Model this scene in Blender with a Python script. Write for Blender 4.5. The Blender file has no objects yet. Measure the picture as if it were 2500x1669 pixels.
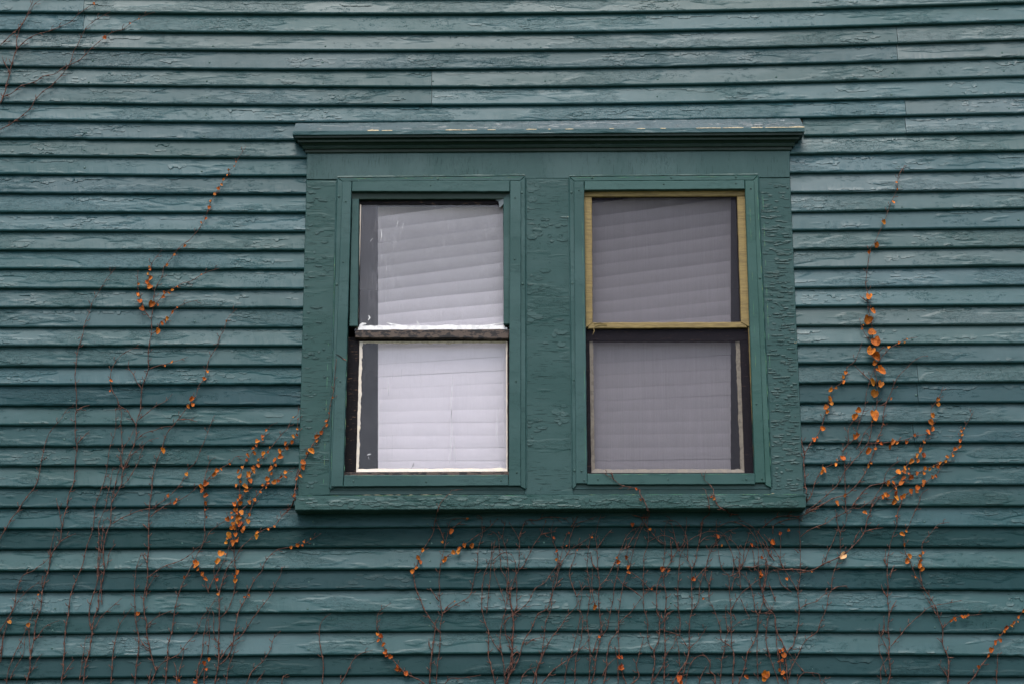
import bpy, math, random
from mathutils import Vector, Matrix, noise
random.seed(11)
SC = bpy.context.scene
COL = SC.collection

# ------------------------------------------------------------------ camera
FPX, TH, ROLL = 4861.0, math.radians(15.2), math.radians(0.163)
W_PX, H_PX = 2500.0, 1669.0
C0 = Vector((0, 0, 4.6))
FWD = Vector((0, math.cos(TH), math.sin(TH)))
CAM = C0 - FWD * (FPX / 450.0)
rt0 = Vector((1, 0, 0)); up0 = Vector((0, -math.sin(TH), math.cos(TH)))
RIGHT = rt0 * math.cos(ROLL) - up0 * math.sin(ROLL)
UP = rt0 * math.sin(ROLL) + up0 * math.cos(ROLL)
cd = bpy.data.cameras.new('camera'); cam = bpy.data.objects.new('camera', cd); COL.objects.link(cam)
cd.sensor_width = 36.0; cd.lens = 36.0 * FPX / W_PX; cd.clip_end = 500
cam.matrix_world = Matrix(((RIGHT.x, UP.x, -FWD.x, CAM.x), (RIGHT.y, UP.y, -FWD.y, CAM.y),
                           (RIGHT.z, UP.z, -FWD.z, CAM.z), (0, 0, 0, 1)))
SC.camera = cam

# ------------------------------------------------------------------ light
SUN_EL, SUN_AZ = math.radians(62), math.radians(188)     # azimuth: measured so the sun is in front of the wall, a little left
world = bpy.data.worlds.new("World"); SC.world = world; world.use_nodes = True
wn = world.node_tree.nodes; wl = world.node_tree.links
sky = wn.new('ShaderNodeTexSky'); sky.sky_type = 'NISHITA'; sky.sun_disc = False
sky.sun_elevation = SUN_EL; sky.sun_rotation = SUN_AZ; sky.dust_density = 3.0; sky.air_density = 1.0
hs = wn.new('ShaderNodeHueSaturation'); hs.inputs['Saturation'].default_value = 0.62
wl.new(sky.outputs[0], hs.inputs['Color']); wl.new(hs.outputs[0], wn['Background'].inputs['Color'])
wn['Background'].inputs['Strength'].default_value = 0.10
sd = bpy.data.lights.new('sun', 'SUN'); sd.energy = 1.0; sd.angle = math.radians(35); sd.color = (1.0, 0.94, 0.90)
sun = bpy.data.objects.new('sun', sd); COL.objects.link(sun)
sdir = Vector((math.sin(SUN_AZ) * math.cos(SUN_EL), math.cos(SUN_AZ) * math.cos(SUN_EL), math.sin(SUN_EL)))
sun.rotation_euler = sdir.to_track_quat('Z', 'Y').to_euler(); sun.location = (-3, -8, 14)
SC.view_settings.view_transform = 'Standard'; SC.view_settings.look = 'None'
SC.view_settings.exposure = 1.85; SC.view_settings.gamma = 1.0; SC.view_settings.use_curve_mapping = False

# ------------------------------------------------------------------ helpers
def P(u, v, d=0.0):
    """point of the world that lies d metres in front of the wall and shows at photo pixel (u, v)"""
    r = FWD * FPX + RIGHT * (u - W_PX / 2) + UP * (H_PX / 2 - v)
    t = (-d - CAM.y) / r.y
    return CAM + r * t

def tag(o, label=None, cat=None, group=None, kind=None):
    for k, x in (('label', label), ('category', cat), ('group', group), ('kind', kind)):
        if x: o[k] = x
    return o

def thing(name, loc, label, cat, group=None):
    o = bpy.data.objects.new(name, None); COL.objects.link(o); o.location = loc
    o.empty_display_size = 0.1
    return tag(o, label, cat, group, 'thing')

def origin(o):
    v = Vector((0, 0, 0))
    while o is not None:
        v += o.location; o = o.parent
    return v

def mesh(name, verts, faces, mat, parent=None, smooth=False, kind=None, tone=None, mats=None, fm=None):
    og = origin(parent) if parent else Vector((0, 0, 0))
    me = bpy.data.meshes.new(name)
    me.from_pydata([tuple(Vector(v) - og) for v in verts], [], faces)
    for m in (mats or [mat]): me.materials.append(m)
    if fm: me.polygons.foreach_set('material_index', fm)
    if smooth: me.polygons.foreach_set('use_smooth', [True] * len(me.polygons))
    me.update()
    o = bpy.data.objects.new(name, me); COL.objects.link(o)
    if parent: o.parent = parent
    if kind: o['kind'] = kind
    if tone: o.color = tone
    return o

def fn(x, y=0.0, z=0.0): return noise.noise(Vector((x, y, z)))

def grid_box(c, df, db, nu=1, nv=1, ch=0.003, jit=0.0, warp=0.0, seed=0.0):
    """c: TL, TR, BR, BL corners as (x, z); a board with its front at depth df, its back at db, chamfered and slightly uneven"""
    TL, TR, BR, BL = [Vector((a[0], a[1])) for a in c]
    Lw = max((TR - TL).length, 1e-4); Lh = max((BL - TL).length, 1e-4)
    cu = min(ch / Lw, 0.2); cv = min(ch / Lh, 0.2)
    S = [0.0] + [cu + (1 - 2 * cu) * i / nu for i in range(nu + 1)] + [1.0]
    T = [0.0] + [cv + (1 - 2 * cv) * i / nv for i in range(nv + 1)] + [1.0]
    V = []; F = []; n = len(S); m = len(T)
    for j, t in enumerate(T):
        for i, s in enumerate(S):
            p = (TL.lerp(TR, s)).lerp(BL.lerp(BR, s), t)
            edge = i in (0, n - 1) or j in (0, m - 1)
            d = df - (ch if edge else 0.0)
            if warp: d += warp * fn(p.x * 2.1, p.y * 2.1, seed)
            x, z = p.x, p.y
            if jit:
                a = fn(p.x * 23, p.y * 23, seed + 3) + 0.6 * fn(p.x * 71, p.y * 71, seed + 5)
                b = fn(p.x * 23, p.y * 23, seed + 9) + 0.6 * fn(p.x * 71, p.y * 71, seed + 7)
                if j < 2 or j > m - 3: z += jit * a
                if i < 2 or i > n - 3: x += jit * b
                if edge: d += jit * 0.6 * b
            V.append((x, -d, z))
    for j in range(m - 1):
        for i in range(n - 1):
            a = j * n + i
            F.append((a, a + n, a + n + 1, a + 1))
    # sides back
    ring = [i for i in range(n)] + [j * n + n - 1 for j in range(1, m)] + [(m - 1) * n + i for i in range(n - 2, -1, -1)] + [j * n for j in range(m - 2, 0, -1)]
    b0 = len(V)
    for k in ring: V.append((V[k][0], -db, V[k][2]))
    r = len(ring)
    for k in range(r):
        k2 = (k + 1) % r
        F.append((ring[k], ring[k2], b0 + k2, b0 + k))
    F.append(tuple(b0 + k for k in range(r)))
    return V, F

def qd(px, d):
    """four photo pixels on the plane at depth d -> (x, z) corners"""
    out = []
    for (u, v) in px:
        p = P(u, v, d); out.append((p.x, p.z))
    return out

def board(name, px, df, db, mat, parent, nu=None, nv=None, ch=0.003, jit=0.0012, warp=0.002, tone=None, label=None):
    c = qd(px, df)
    L = (Vector(c[1]) - Vector(c[0])).length; H = (Vector(c[3]) - Vector(c[0])).length
    nu = nu or max(1, min(160, int(L / 0.015))); nv = nv or max(1, min(160, int(H / 0.015)))
    if nu > nv: nv = min(nv, 4)
    else: nu = min(nu, 4)
    V, F = grid_box(c, df, db, nu, nv, ch, jit, warp, random.random() * 50)
    o = mesh(name, V, F, mat, parent, tone=tone)
    if label: o['label'] = label
    return o

# ------------------------------------------------------------------ materials
class NT:
    def __init__(s, name):
        s.m = bpy.data.materials.new(name); s.m.use_nodes = True; s.t = s.m.node_tree; s.n = s.t.nodes; s.l = s.t.links
        s.b = s.n['Principled BSDF']; s.out = s.n['Material Output']
    def new(s, typ, **kw):
        x = s.n.new(typ)
        for k, v in kw.items(): setattr(x, k, v)
        return x
    def inp(s, sock, v):
        if hasattr(v, 'is_output'): s.l.new(v, sock)
        else: sock.default_value = v
    def math(s, op, a, b=0.0, c=None, clamp=False):
        x = s.new('ShaderNodeMath', operation=op, use_clamp=clamp)
        s.inp(x.inputs[0], a); s.inp(x.inputs[1], b)
        if c is not None: s.inp(x.inputs[2], c)
        return x.outputs[0]
    def mix(s, f, a, b, mode='MIX'):
        x = s.new('ShaderNodeMix', data_type='RGBA', blend_type=mode)
        s.inp(x.inputs[0], f); s.inp(x.inputs[6], a); s.inp(x.inputs[7], b)
        return x.outputs[2]
    def coords(s, rnd=True):
        g = s.new('ShaderNodeNewGeometry'); v = g.outputs['Position']
        oi = s.new('ShaderNodeObjectInfo'); s.oi = oi
        if rnd:
            k = s.math('MULTIPLY', oi.outputs['Random'], 57.0)
            cb = s.new('ShaderNodeCombineXYZ'); s.l.new(k, cb.inputs[0]); s.l.new(k, cb.inputs[1]); s.l.new(s.math('MULTIPLY', k, 1.7), cb.inputs[2])
            a = s.new('ShaderNodeVectorMath', operation='ADD'); s.l.new(v, a.inputs[0]); s.l.new(cb.outputs[0], a.inputs[1]); v = a.outputs[0]
        return v
    def scaled(s, v, sc):
        a = s.new('ShaderNodeVectorMath', operation='MULTIPLY'); s.l.new(v, a.inputs[0]); a.inputs[1].default_value = sc
        return a.outputs[0]
    def noise(s, v, sc, scale=1.0, detail=4.0, rough=0.55, dist=0.0):
        x = s.new('ShaderNodeTexNoise'); s.l.new(s.scaled(v, sc), x.inputs['Vector'])
        x.inputs['Scale'].default_value = scale; x.inputs['Detail'].default_value = detail
        x.inputs['Roughness'].default_value = rough; x.inputs['Distortion'].default_value = dist
        return x.outputs['Fac']
    def ramp(s, f, a, b, lo=0.0, hi=1.0):
        x = s.new('ShaderNodeMapRange', interpolation_type='SMOOTHSTEP'); s.inp(x.inputs[0], f)
        x.inputs[1].default_value = a; x.inputs[2].default_value = b; x.inputs[3].default_value = lo; x.inputs[4].default_value = hi
        return x.outputs[0]

def paint(name, base, fade, mode='board', rough=0.40, chips=1.0, amp=1.0, cover=0.5, slits=0.0, gloss=1.0):
    """old layered house paint: terraced chips, cracks, brush grain. mode gives the direction of the cracks"""
    N = NT(name); v = N.coords()
    if mode in ('board', 'h'): e = lambda a, b: (a, a, b)      # long in x
    else: e = lambda a, b: (b, b, a)                           # long in z
    patch = N.ramp(N.noise(v, e(1.7, 7.0), 1, 3.0, 0.6), cover, cover + 0.07)
    n2 = N.noise(v, e(9.0, 32.0), 1.0, 9.0, 0.70, 0.2)
    ter = N.math('SNAP', n2, 0.10)
    n3 = N.noise(v, e(40.0, 110.0), 1.0, 5.0, 0.65, 0.2)
    ter2 = N.math('SNAP', n3, 0.12)
    # contour cracks where the layer broke off
    fr = N.math('ABSOLUTE', N.math('SUBTRACT', N.math('FRACT', N.math('MULTIPLY', n2, 1 / 0.17)), 0.5))
    crk = N.math('MULTIPLY', N.ramp(fr, 0.0, 0.055, 1.0, 0.0), N.ramp(N.noise(v, e(3.5, 11.0), 1, 3.0), 0.49, 0.56))
    vo = N.new('ShaderNodeTexVoronoi', feature='DISTANCE_TO_EDGE')
    wv = N.new('ShaderNodeVectorMath', operation='ADD')
    nz = N.new('ShaderNodeTexNoise'); N.l.new(N.scaled(v, (13, 13, 13)), nz.inputs['Vector']); nz.inputs['Detail'].default_value = 5
    N.l.new(N.scaled(v, e(11.0, 48.0)), wv.inputs[0]); N.l.new(nz.outputs['Color'], wv.inputs[1])
    N.l.new(wv.outputs[0], vo.inputs['Vector']); vo.inputs['Scale'].default_value = 1.0
    vc = N.math('MULTIPLY', N.ramp(vo.outputs['Distance'], 0.0, 0.07, 1.0, 0.0), patch)
    crack = N.math('MAXIMUM', N.math('MULTIPLY', vc, 0.55), crk)
    if slits:
        sl = N.math('MULTIPLY', N.ramp(N.noise(v, e(12.0, 190.0), 1.0, 2.0, 0.5), 0.60, 0.66, 0.0, 0.35 + 0.5 * slits), N.ramp(N.noise(v, e(2.5, 2.5), 1, 3.0), 0.46 - 0.1 * slits, 0.56))
        crack = N.math('MAXIMUM', crack, sl)
    grain = N.noise(v, e(5.0, 260.0), 1.0, 3.0, 0.6)
    vb = N.new('ShaderNodeTexVoronoi', feature='F1'); vb.inputs['Scale'].default_value = 1.0; vb.inputs['Randomness'].default_value = 0.9
    wb = N.new('ShaderNodeVectorMath', operation='MULTIPLY_ADD'); N.l.new(nz.outputs['Color'], wb.inputs[0]); wb.inputs[1].default_value = (0.7, 0.7, 0.7); N.l.new(N.scaled(v, e(13.0, 46.0)), wb.inputs[2])
    N.l.new(wb.outputs[0], vb.inputs['Vector'])
    sx = N.new('ShaderNodeSeparateXYZ'); N.l.new(vb.outputs['Color'], sx.inputs[0])
    h = N.math('MULTIPLY', ter, N.ramp(patch, 0, 1, 0.05, 0.35))
    h = N.math('ADD', h, N.math('MULTIPLY', N.math('MULTIPLY', sx.outputs[0], patch), 0.42 * chips))
    h = N.math('ADD', h, N.math('MULTIPLY', N.math('MULTIPLY', ter2, patch), 0.34 * chips))
    h = N.math('SUBTRACT', h, N.math('MULTIPLY', crack, 0.09))
    h = N.math('ADD', h, N.math('MULTIPLY', grain, 0.035))
    h = N.math('ADD', h, N.math('MULTIPLY', N.noise(v, e(3.0, 9.0), 1, 2.0), 0.05))
    bp = N.new('ShaderNodeBump'); bp.inputs['Strength'].default_value = 0.9; bp.inputs['Distance'].default_value = 0.0055 * amp
    N.l.new(h, bp.inputs['Height']); N.l.new(bp.outputs[0], N.b.inputs['Normal'])
    f1 = N.ramp(N.noise(v, e(0.9, 3.0), 1, 4.0, 0.6), 0.38, 0.62)
    c = N.mix(f1, base + (1,), fade + (1,))
    c = N.mix(N.math('MULTIPLY', N.ramp(n3, 0.40, 0.65, 0.0, 1.0), 0.16), c, tuple(x * 0.65 for x in base) + (1,))
    c = N.mix(N.math('MULTIPLY', crack, 0.55), c, (0.003, 0.008, 0.008, 1))  # cracks darkened in the colour for dirt and the shade inside them
    c = N.mix(1.0, c, N.oi.outputs['Color'], 'MULTIPLY')
    N.l.new(c, N.b.inputs['Base Color'])
    r = N.math('ADD', N.math('MULTIPLY', n2, 0.25), rough - 0.06)
    N.l.new(r, N.b.inputs['Roughness'])
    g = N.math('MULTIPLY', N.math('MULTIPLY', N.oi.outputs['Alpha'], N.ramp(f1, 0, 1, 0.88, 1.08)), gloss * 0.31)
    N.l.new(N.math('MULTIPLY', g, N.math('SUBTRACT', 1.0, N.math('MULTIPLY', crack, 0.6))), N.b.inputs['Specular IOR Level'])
    return N.m

def plain(name, col, rough=0.6,  var=0.25, sc=(20, 20, 20), bump=0.3, col2=None, thr=(0.45, 0.6), dist=0.004):
    N = NT(name); v = N.coords()
    n = N.noise(v, sc, 1.0, 6.0, 0.65)
    c2 = col2 or tuple(x * (1 - var) for x in col)
    N.l.new(N.mix(N.ramp(n, *thr), col + (1,), c2 + (1,)), N.b.inputs['Base Color'])
    N.b.inputs['Roughness'].default_value = rough
    N.b.inputs['Specular IOR Level'].default_value = 0.25 if sum(col) > 0.03 else 0.08
    bp = N.new('ShaderNodeBump'); bp.inputs['Strength'].default_value = bump; bp.inputs['Distance'].default_value = dist
    N.l.new(n, bp.inputs['Height']); N.l.new(bp.outputs[0], N.b.inputs['Normal'])
    return N.m

BASE = (0.0085, 0.0425, 0.0465); FADE = (0.0115, 0.049, 0.0570)
M_BOARD = paint('teal_clapboard_paint', BASE, FADE, 'board', 0.40, 1.0, 1.0, 0.50)
M_CASE_H = paint('teal_casing_paint_cross_cracks', (0.0115, 0.0415, 0.040), (0.0155, 0.048, 0.047), 'h', 0.44, 0.6, 0.8, 0.54, 1.0, 0.75)
M_CASE_V = paint('teal_casing_paint_upright_cracks', (0.0125, 0.044, 0.043), (0.0175, 0.052, 0.052), 'v', 0.44, 0.4, 0.4, 0.57, 0.6, 0.9)
M_TRIM = paint('teal_trim_paint', (0.0135, 0.045, 0.043), (0.0185, 0.054, 0.053), 'h', 0.44, 0.35, 0.35, 0.58, 0.0, 0.75)
M_SILL = paint('teal_sill_paint', (0.0110, 0.043, 0.040), (0.0160, 0.052, 0.050), 'h', 0.42, 1.0, 1.2, 0.44, 0.0, 0.85)
M_MOULD = paint('shaded_teal_moulding_paint', (0.0035, 0.015, 0.011), (0.005, 0.019, 0.015), 'h', 0.38, 0.5, 0.4, 0.55, 0.0, 0.7)  # shade under the cornice and window head put into the teal's colour
M_BARE = plain('chipped_cream_wood', (0.34, 0.29, 0.19), 0.7, 0.5, (60, 60, 200), 0.4)
M_BLACK = plain('weathered_black_sash_wood', (0.004, 0.0035, 0.005), 0.6, 0, (30, 30, 110), 0.5, (0.07, 0.042, 0.028), (0.60, 0.66))
M_WORN = plain('worn_brown_black_wood', (0.060, 0.044, 0.036), 0.65, 0, (28, 28, 60), 0.5, (0.010, 0.009, 0.010), (0.47, 0.54))
M_PUTTY = plain('white_putty', (0.44, 0.40, 0.36), 0.6, 0.35, (40, 40, 40), 0.4, (0.52, 0.46, 0.38))
M_BEIGE = plain('grey_beige_putty', (0.42, 0.37, 0.30), 0.7, 0.3, (40, 40, 40), 0.4)
M_SMEAR = plain('white_paint_smear', (0.52, 0.52, 0.53), 0.6, 0.2, (40, 40, 40), 0.4)
M_YEL = plain('olive_yellow_wood', (0.17, 0.125, 0.045), 0.6, 0, (16, 16, 150), 0.5, (0.11, 0.08, 0.030), (0.42, 0.62))
M_STEM = plain('brown_vine_bark', (0.038, 0.013, 0.009), 0.75, 0, (60, 60, 60), 0.5, (0.090, 0.038, 0.025), (0.45, 0.6))
M_DARK = plain('dark_room_plaster', (0.04, 0.04, 0.05), 0.9, 0.2, (2, 2, 2), 0.1)
M_GROUND = plain('dark_grass_ground', (0.075, 0.085, 0.045), 0.95, 0.5, (3, 3, 3), 0.6)
M_STONE = plain('grey_foundation_stone', (0.20, 0.19, 0.17), 0.9, 0.35, (6, 6, 6), 0.6)
M_SHEATH = plain('bare_sheathing_wood', (0.10, 0.075, 0.05), 0.9, 0.3, (3, 3, 30), 0.3)
M_NAIL = paint('painted_nail_head', (0.014, 0.050, 0.042), (0.02, 0.06, 0.055), 'h', 0.4, 0.2, 0.2, 0.6)

def leaf_mat():
    N = NT('dry_orange_leaf'); v = N.coords()
    n = N.noise(v, (55, 55, 55), 1.0, 6.0, 0.65)
    c = N.mix(N.ramp(n, 0.40, 0.62), (0.37, 0.105, 0.010, 1), (0.20, 0.050, 0.006, 1))
    r = N.oi.outputs['Random']
    c = N.mix(N.math('MULTIPLY', N.ramp(r, 0.0, 0.35, 1.0, 0.0), 0.55), c, (0.44, 0.17, 0.022, 1))
    c = N.mix(1.0, c, N.oi.outputs['Color'], 'MULTIPLY')
    N.l.new(c, N.b.inputs['Base Color']); N.b.inputs['Roughness'].default_value = 0.7; N.b.inputs['Specular IOR Level'].default_value = 0.2
    bp = N.new('ShaderNodeBump'); bp.inputs['Strength'].default_value = 0.6; bp.inputs['Distance'].default_value = 0.006
    N.l.new(n, bp.inputs['Height']); N.l.new(bp.outputs[0], N.b.inputs['Normal'])
    tr = N.new('ShaderNodeBsdfTranslucent'); N.l.new(c, tr.inputs[0])
    mx = N.new('ShaderNodeMixShader'); mx.inputs[0].default_value = 0.18
    N.l.new(N.b.outputs[0], mx.inputs[1]); N.l.new(tr.outputs[0], mx.inputs[2]); N.l.new(mx.outputs[0], N.out.inputs[0])
    return N.m
M_LEAF = leaf_mat()

def glass_mat(name, haze, streak):
    """old window glass: clear, mirror-like reflection by angle, a film of dirt and run-down water marks"""
    N = NT(name); v = N.coords(False)
    tb = N.new('ShaderNodeBsdfTransparent'); tb.inputs[0].default_value = (0.93, 0.93, 0.95, 1)
    gl = N.new('ShaderNodeBsdfGlossy'); gl.inputs['Roughness'].default_value = 0.05; gl.inputs[0].default_value = (0.95, 0.94, 1, 1)
    wav = N.noise(v, (3, 3, 2), 1, 2.0)
    bp = N.new('ShaderNodeBump'); bp.inputs['Strength'].default_value = 0.15; bp.inputs['Distance'].default_value = 0.01
    N.l.new(wav, bp.inputs['Height']); N.l.new(bp.outputs[0], gl.inputs['Normal'])
    fr = N.new('ShaderNodeFresnel'); fr.inputs[0].default_value = 1.52
    m1 = N.new('ShaderNodeMixShader'); N.l.new(N.math('MULTIPLY', fr.outputs[0], 0.65, clamp=True), m1.inputs[0])
    N.l.new(tb.outputs[0], m1.inputs[1]); N.l.new(gl.outputs[0], m1.inputs[2])
    df = N.new('ShaderNodeBsdfDiffuse'); df.inputs[0].default_value = (0.62, 0.61, 0.66, 1)
    st = N.ramp(N.noise(v, (110, 110, 9), 1, 6.0, 0.75), 0.42, 0.80)
    lo = N.ramp(N.noise(v, (5, 5, 3), 1, 4.0), 0.35, 0.65)
    f = N.math('ADD', haze, N.math('MULTIPLY', N.math('MULTIPLY', st, lo), streak))
    m2 = N.new('ShaderNodeMixShader'); N.l.new(f, m2.inputs[0]); N.l.new(m1.outputs[0], m2.inputs[1]); N.l.new(df.outputs[0], m2.inputs[2])
    N.l.new(m2.outputs[0], N.out.inputs[0])
    return N.m
M_GLASS_A = glass_mat('dusty_streaked_glass', 0.04, 0.20)
M_GLASS_B = glass_mat('clear_window_glass', 0.015, 0.08)

def screen_mat():
    N = NT('grey_insect_screen'); v = N.coords(False)
    tb = N.new('ShaderNodeBsdfTransparent')
    df = N.new('ShaderNodeBsdfDiffuse'); 
    sc = N.ramp(N.noise(v, (25, 25, 6), 1, 6.0, 0.7), 0.58, 0.75)
    N.l.new(N.mix(N.math('MULTIPLY', sc, 0.4), (0.020, 0.018, 0.023, 1), (0.10, 0.10, 0.11, 1)), df.inputs[0])
    w = N.noise(v, (420, 420, 2), 1, 1.0)
    m = N.new('ShaderNodeMixShader'); N.l.new(N.math('ADD', N.math('MULTIPLY', w, 0.10), 0.40), m.inputs[0])
    N.l.new(tb.outputs[0], m.inputs[1]); N.l.new(df.outputs[0], m.inputs[2]); N.l.new(m.outputs[0], N.out.inputs[0])
    return N.m
M_SCREEN = screen_mat()
M_BLIND = plain('white_blind_vinyl', (0.66, 0.62, 0.645), 0.5, 0.03, (8, 8, 8), 0.02)

# ------------------------------------------------------------------ ground and foundation
tag(mesh('ground', [(-150, -150, 0), (150, -150, 0), (150, 60, 0), (-150, 60, 0)], [(0, 1, 2, 3)], M_GROUND), kind='structure')

# ------------------------------------------------------------------ clapboard wall
XS = [0, 640, 1260, 1880, 2500]
ROWS = [  # lower edge of every course, photo rows at XS (None: hidden, filled in between)
 (34,38.4,38.4,28.8,11.5),(79.5,84.5,84.5,74.6,56.2),(120.6,127.5,127.5,119.3,100.9),(166,174,172.2,161.8,144.5),
 (211.1,215.2,216.6,207,190.6),(255,260.5,260,251.7,236.4),(297.5,303,301,293.4,281),(341.2,346,None,337,326.3),
 (384,388.8,None,381,372.4),(429,433.3,None,427,418.6),(475.8,477.7,None,475,467.6),(522.4,523,None,522,511.5),
 (567.7,569,None,567,559.4),(614.3,615,None,612.5,606),(659.5,661,None,659,652),(707.5,708.9,None,707,699.3),
 (754,754.7,None,752,747.8),(802,802,None,799,795.2),(847.4,847.4,None,843.8,841.4),(896.2,895.4,None,890.5,887.2),
 (942,940.6,None,938.5,933.8),(992.7,991.4,None,986.3,984.5),(1039.9,1038.5,None,1034,1033.9),(1091.5,1089.3,None,1083.4,1081.9),
 (1139.4,1138,None,1135,1134),(1191.5,1188.8,None,1186.2,1184.7),(1240.9,1238.5,1237,1237,1236.8),(1292.5,1290.5,1286.2,1286,1287),
 (1342.6,1338.5,1336.3,1335.8,1337.7),(1395,1392,1389.3,1388.4,1389.3),(1446,1442,1438.6,1438.6,1441.9),(1500.9,1496.7,1492.6,1493.2,1496.7),
 (1550,1544.7,1542,1543.4,1547.5),(1606,1601,1596.3,1596.3,1602.3),(1658.5,1651.7,1647.6,1648.4,1653)]
ROWS = [tuple((r[1] + r[3]) / 2 if a is None else a for a in r) for r in ROWS]
DB = 0.006
LINES = []                       # each: list of (x, z) knots on the plane DB
for r in ROWS:
    pts = [P(XS[k], r[k], DB) for k in range(5)]
    LINES.append([(p.x, p.z) for p in pts])
def lz(knots, x):
    n = len(knots)
    if x <= knots[0][0]: i = 0
    elif x >= knots[-1][0]: i = n - 2
    else:
        i = max(k for k in range(n - 1) if knots[k][0] <= x)
    x0, z0 = knots[i]; x1, z1 = knots[i + 1]
    m = lambda k: (knots[min(k + 1, n - 1)][1] - knots[max(k - 1, 0)][1]) / (knots[min(k + 1, n - 1)][0] - knots[max(k - 1, 0)][0])
    h = x1 - x0; t = (x - x0) / h
    if t < 0: return z0 + (x - x0) * m(0)
    if t > 1: return z1 + (x - x1) * m(n - 1)
    return (2*t**3-3*t*t+1)*z0 + (t**3-2*t*t+t)*h*m(i) + (-2*t**3+3*t*t)*z1 + (t**3-t*t)*h*m(i+1)
def line(i, x):
    """height of the lower edge of course i (0 = topmost in the photo) at x"""
    if i < 0: return lz(LINES[0], x) + 0.099 * (-i)
    if i >= len(LINES): return lz(LINES[-1], x) - 0.110 * (i - len(LINES) + 1)
    return lz(LINES[i], x)

XL, XR = P(-260, 800).x, P(2760, 800).x
wall = thing('clapboard_wall', (0, 0, 0.45), 'weathered teal clapboard house wall with peeling paint around the double window', 'wall')

FR = random.Random(77)
def flakes(V, F, i, x0, x1, thick):
    """scabs of lifting paint on the face of one board: angular plates, fixed along their upper edge, their lower edge curled away"""
    def pt(x, q, off):
        zb = line(i, x) + 0.0125; zt = line(i - 1, x)
        return (x, -(0.0075 + (thick - 0.0075) * (1 - q) + off), zb + (zt - zb) * q)
    def plate(xa, xb, up, lo, lift):
        m_ = max(2, int((xb - xa) / 0.007)); b = len(V); qu, ql = up, lo; so = FR.random() * 90
        for a in range(m_ + 1):
            t = a / m_; x = xa + (xb - xa) * t
            if FR.random() < 0.30: ql = lo + FR.uniform(-.09, .09) * (1 + lift * 60)
            if FR.random() < 0.25 and up < 0.99: qu = up + FR.uniform(-.05, .05)
            tap = min(1.0, t * 7 + 0.1, (1 - t) * 7 + 0.1)
            mid = (qu + ql) / 2 if up < 0.99 else up
            l_ = mid + (ql - mid) * tap; u_ = mid + (qu - mid) * tap
            l_ = min(max(l_, 0.0), 0.97); u_ = min(max(u_, l_ + .02), 1.0)
            lf = 1.7 * lift * (0.35 + 0.9 * abs(fn(x * 19, so))) * tap
            V.extend([pt(x, u_, 0.0003), pt(x, (u_ + l_) / 2, 0.0003 + lf * 0.35), pt(x, l_, 0.0004 + lf), pt(x, l_ + .01, -0.0006)])
        for a in range(m_):
            for q in range(3): F.append((b + a * 4 + q, b + a * 4 + q + 1, b + a * 4 + q + 5, b + a * 4 + q + 4))
    L = x1 - x0; x = x0
    while x < x1 - 0.1:
        r = FR.random()
        ln = min(FR.uniform(0.15, 0.7), x1 - x - .02)
        if r < 0.30:                        # long tongue hanging from under the board above
            plate(x, x + ln, 1.0, FR.uniform(.62, .9), FR.uniform(.0012, .0030))
        elif r < 0.48:                      # field of small scabs
            xe = x + ln * .8
            for _ in range(int(ln * 34)):
                w = FR.uniform(.02, .09); xx = FR.uniform(x, max(x + .001, xe - w)); qa = FR.uniform(.1, .95)
                plate(xx, xx + w, qa, qa - FR.uniform(.07, .2), FR.uniform(.0010, .0026))
        elif r < 0.62:                      # one or two larger scabs
            for _ in range(FR.choice((1, 1, 2))):
                w = FR.uniform(.06, .22); qa = FR.uniform(.35, .9); plate(x, x + w, qa, qa - FR.uniform(.12, .35), FR.uniform(.0012, .0030))
        elif r < 0.74:                      # chips along the lower lip
            for _ in range(int(ln * 16)):
                w = FR.uniform(.02, .1); xx = x + FR.random() * ln; plate(xx, min(xx + w, x1), FR.uniform(.08, .25), 0.0, FR.uniform(.0010, .0024))
        x += ln * FR.uniform(0.5, 1.3)

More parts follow.
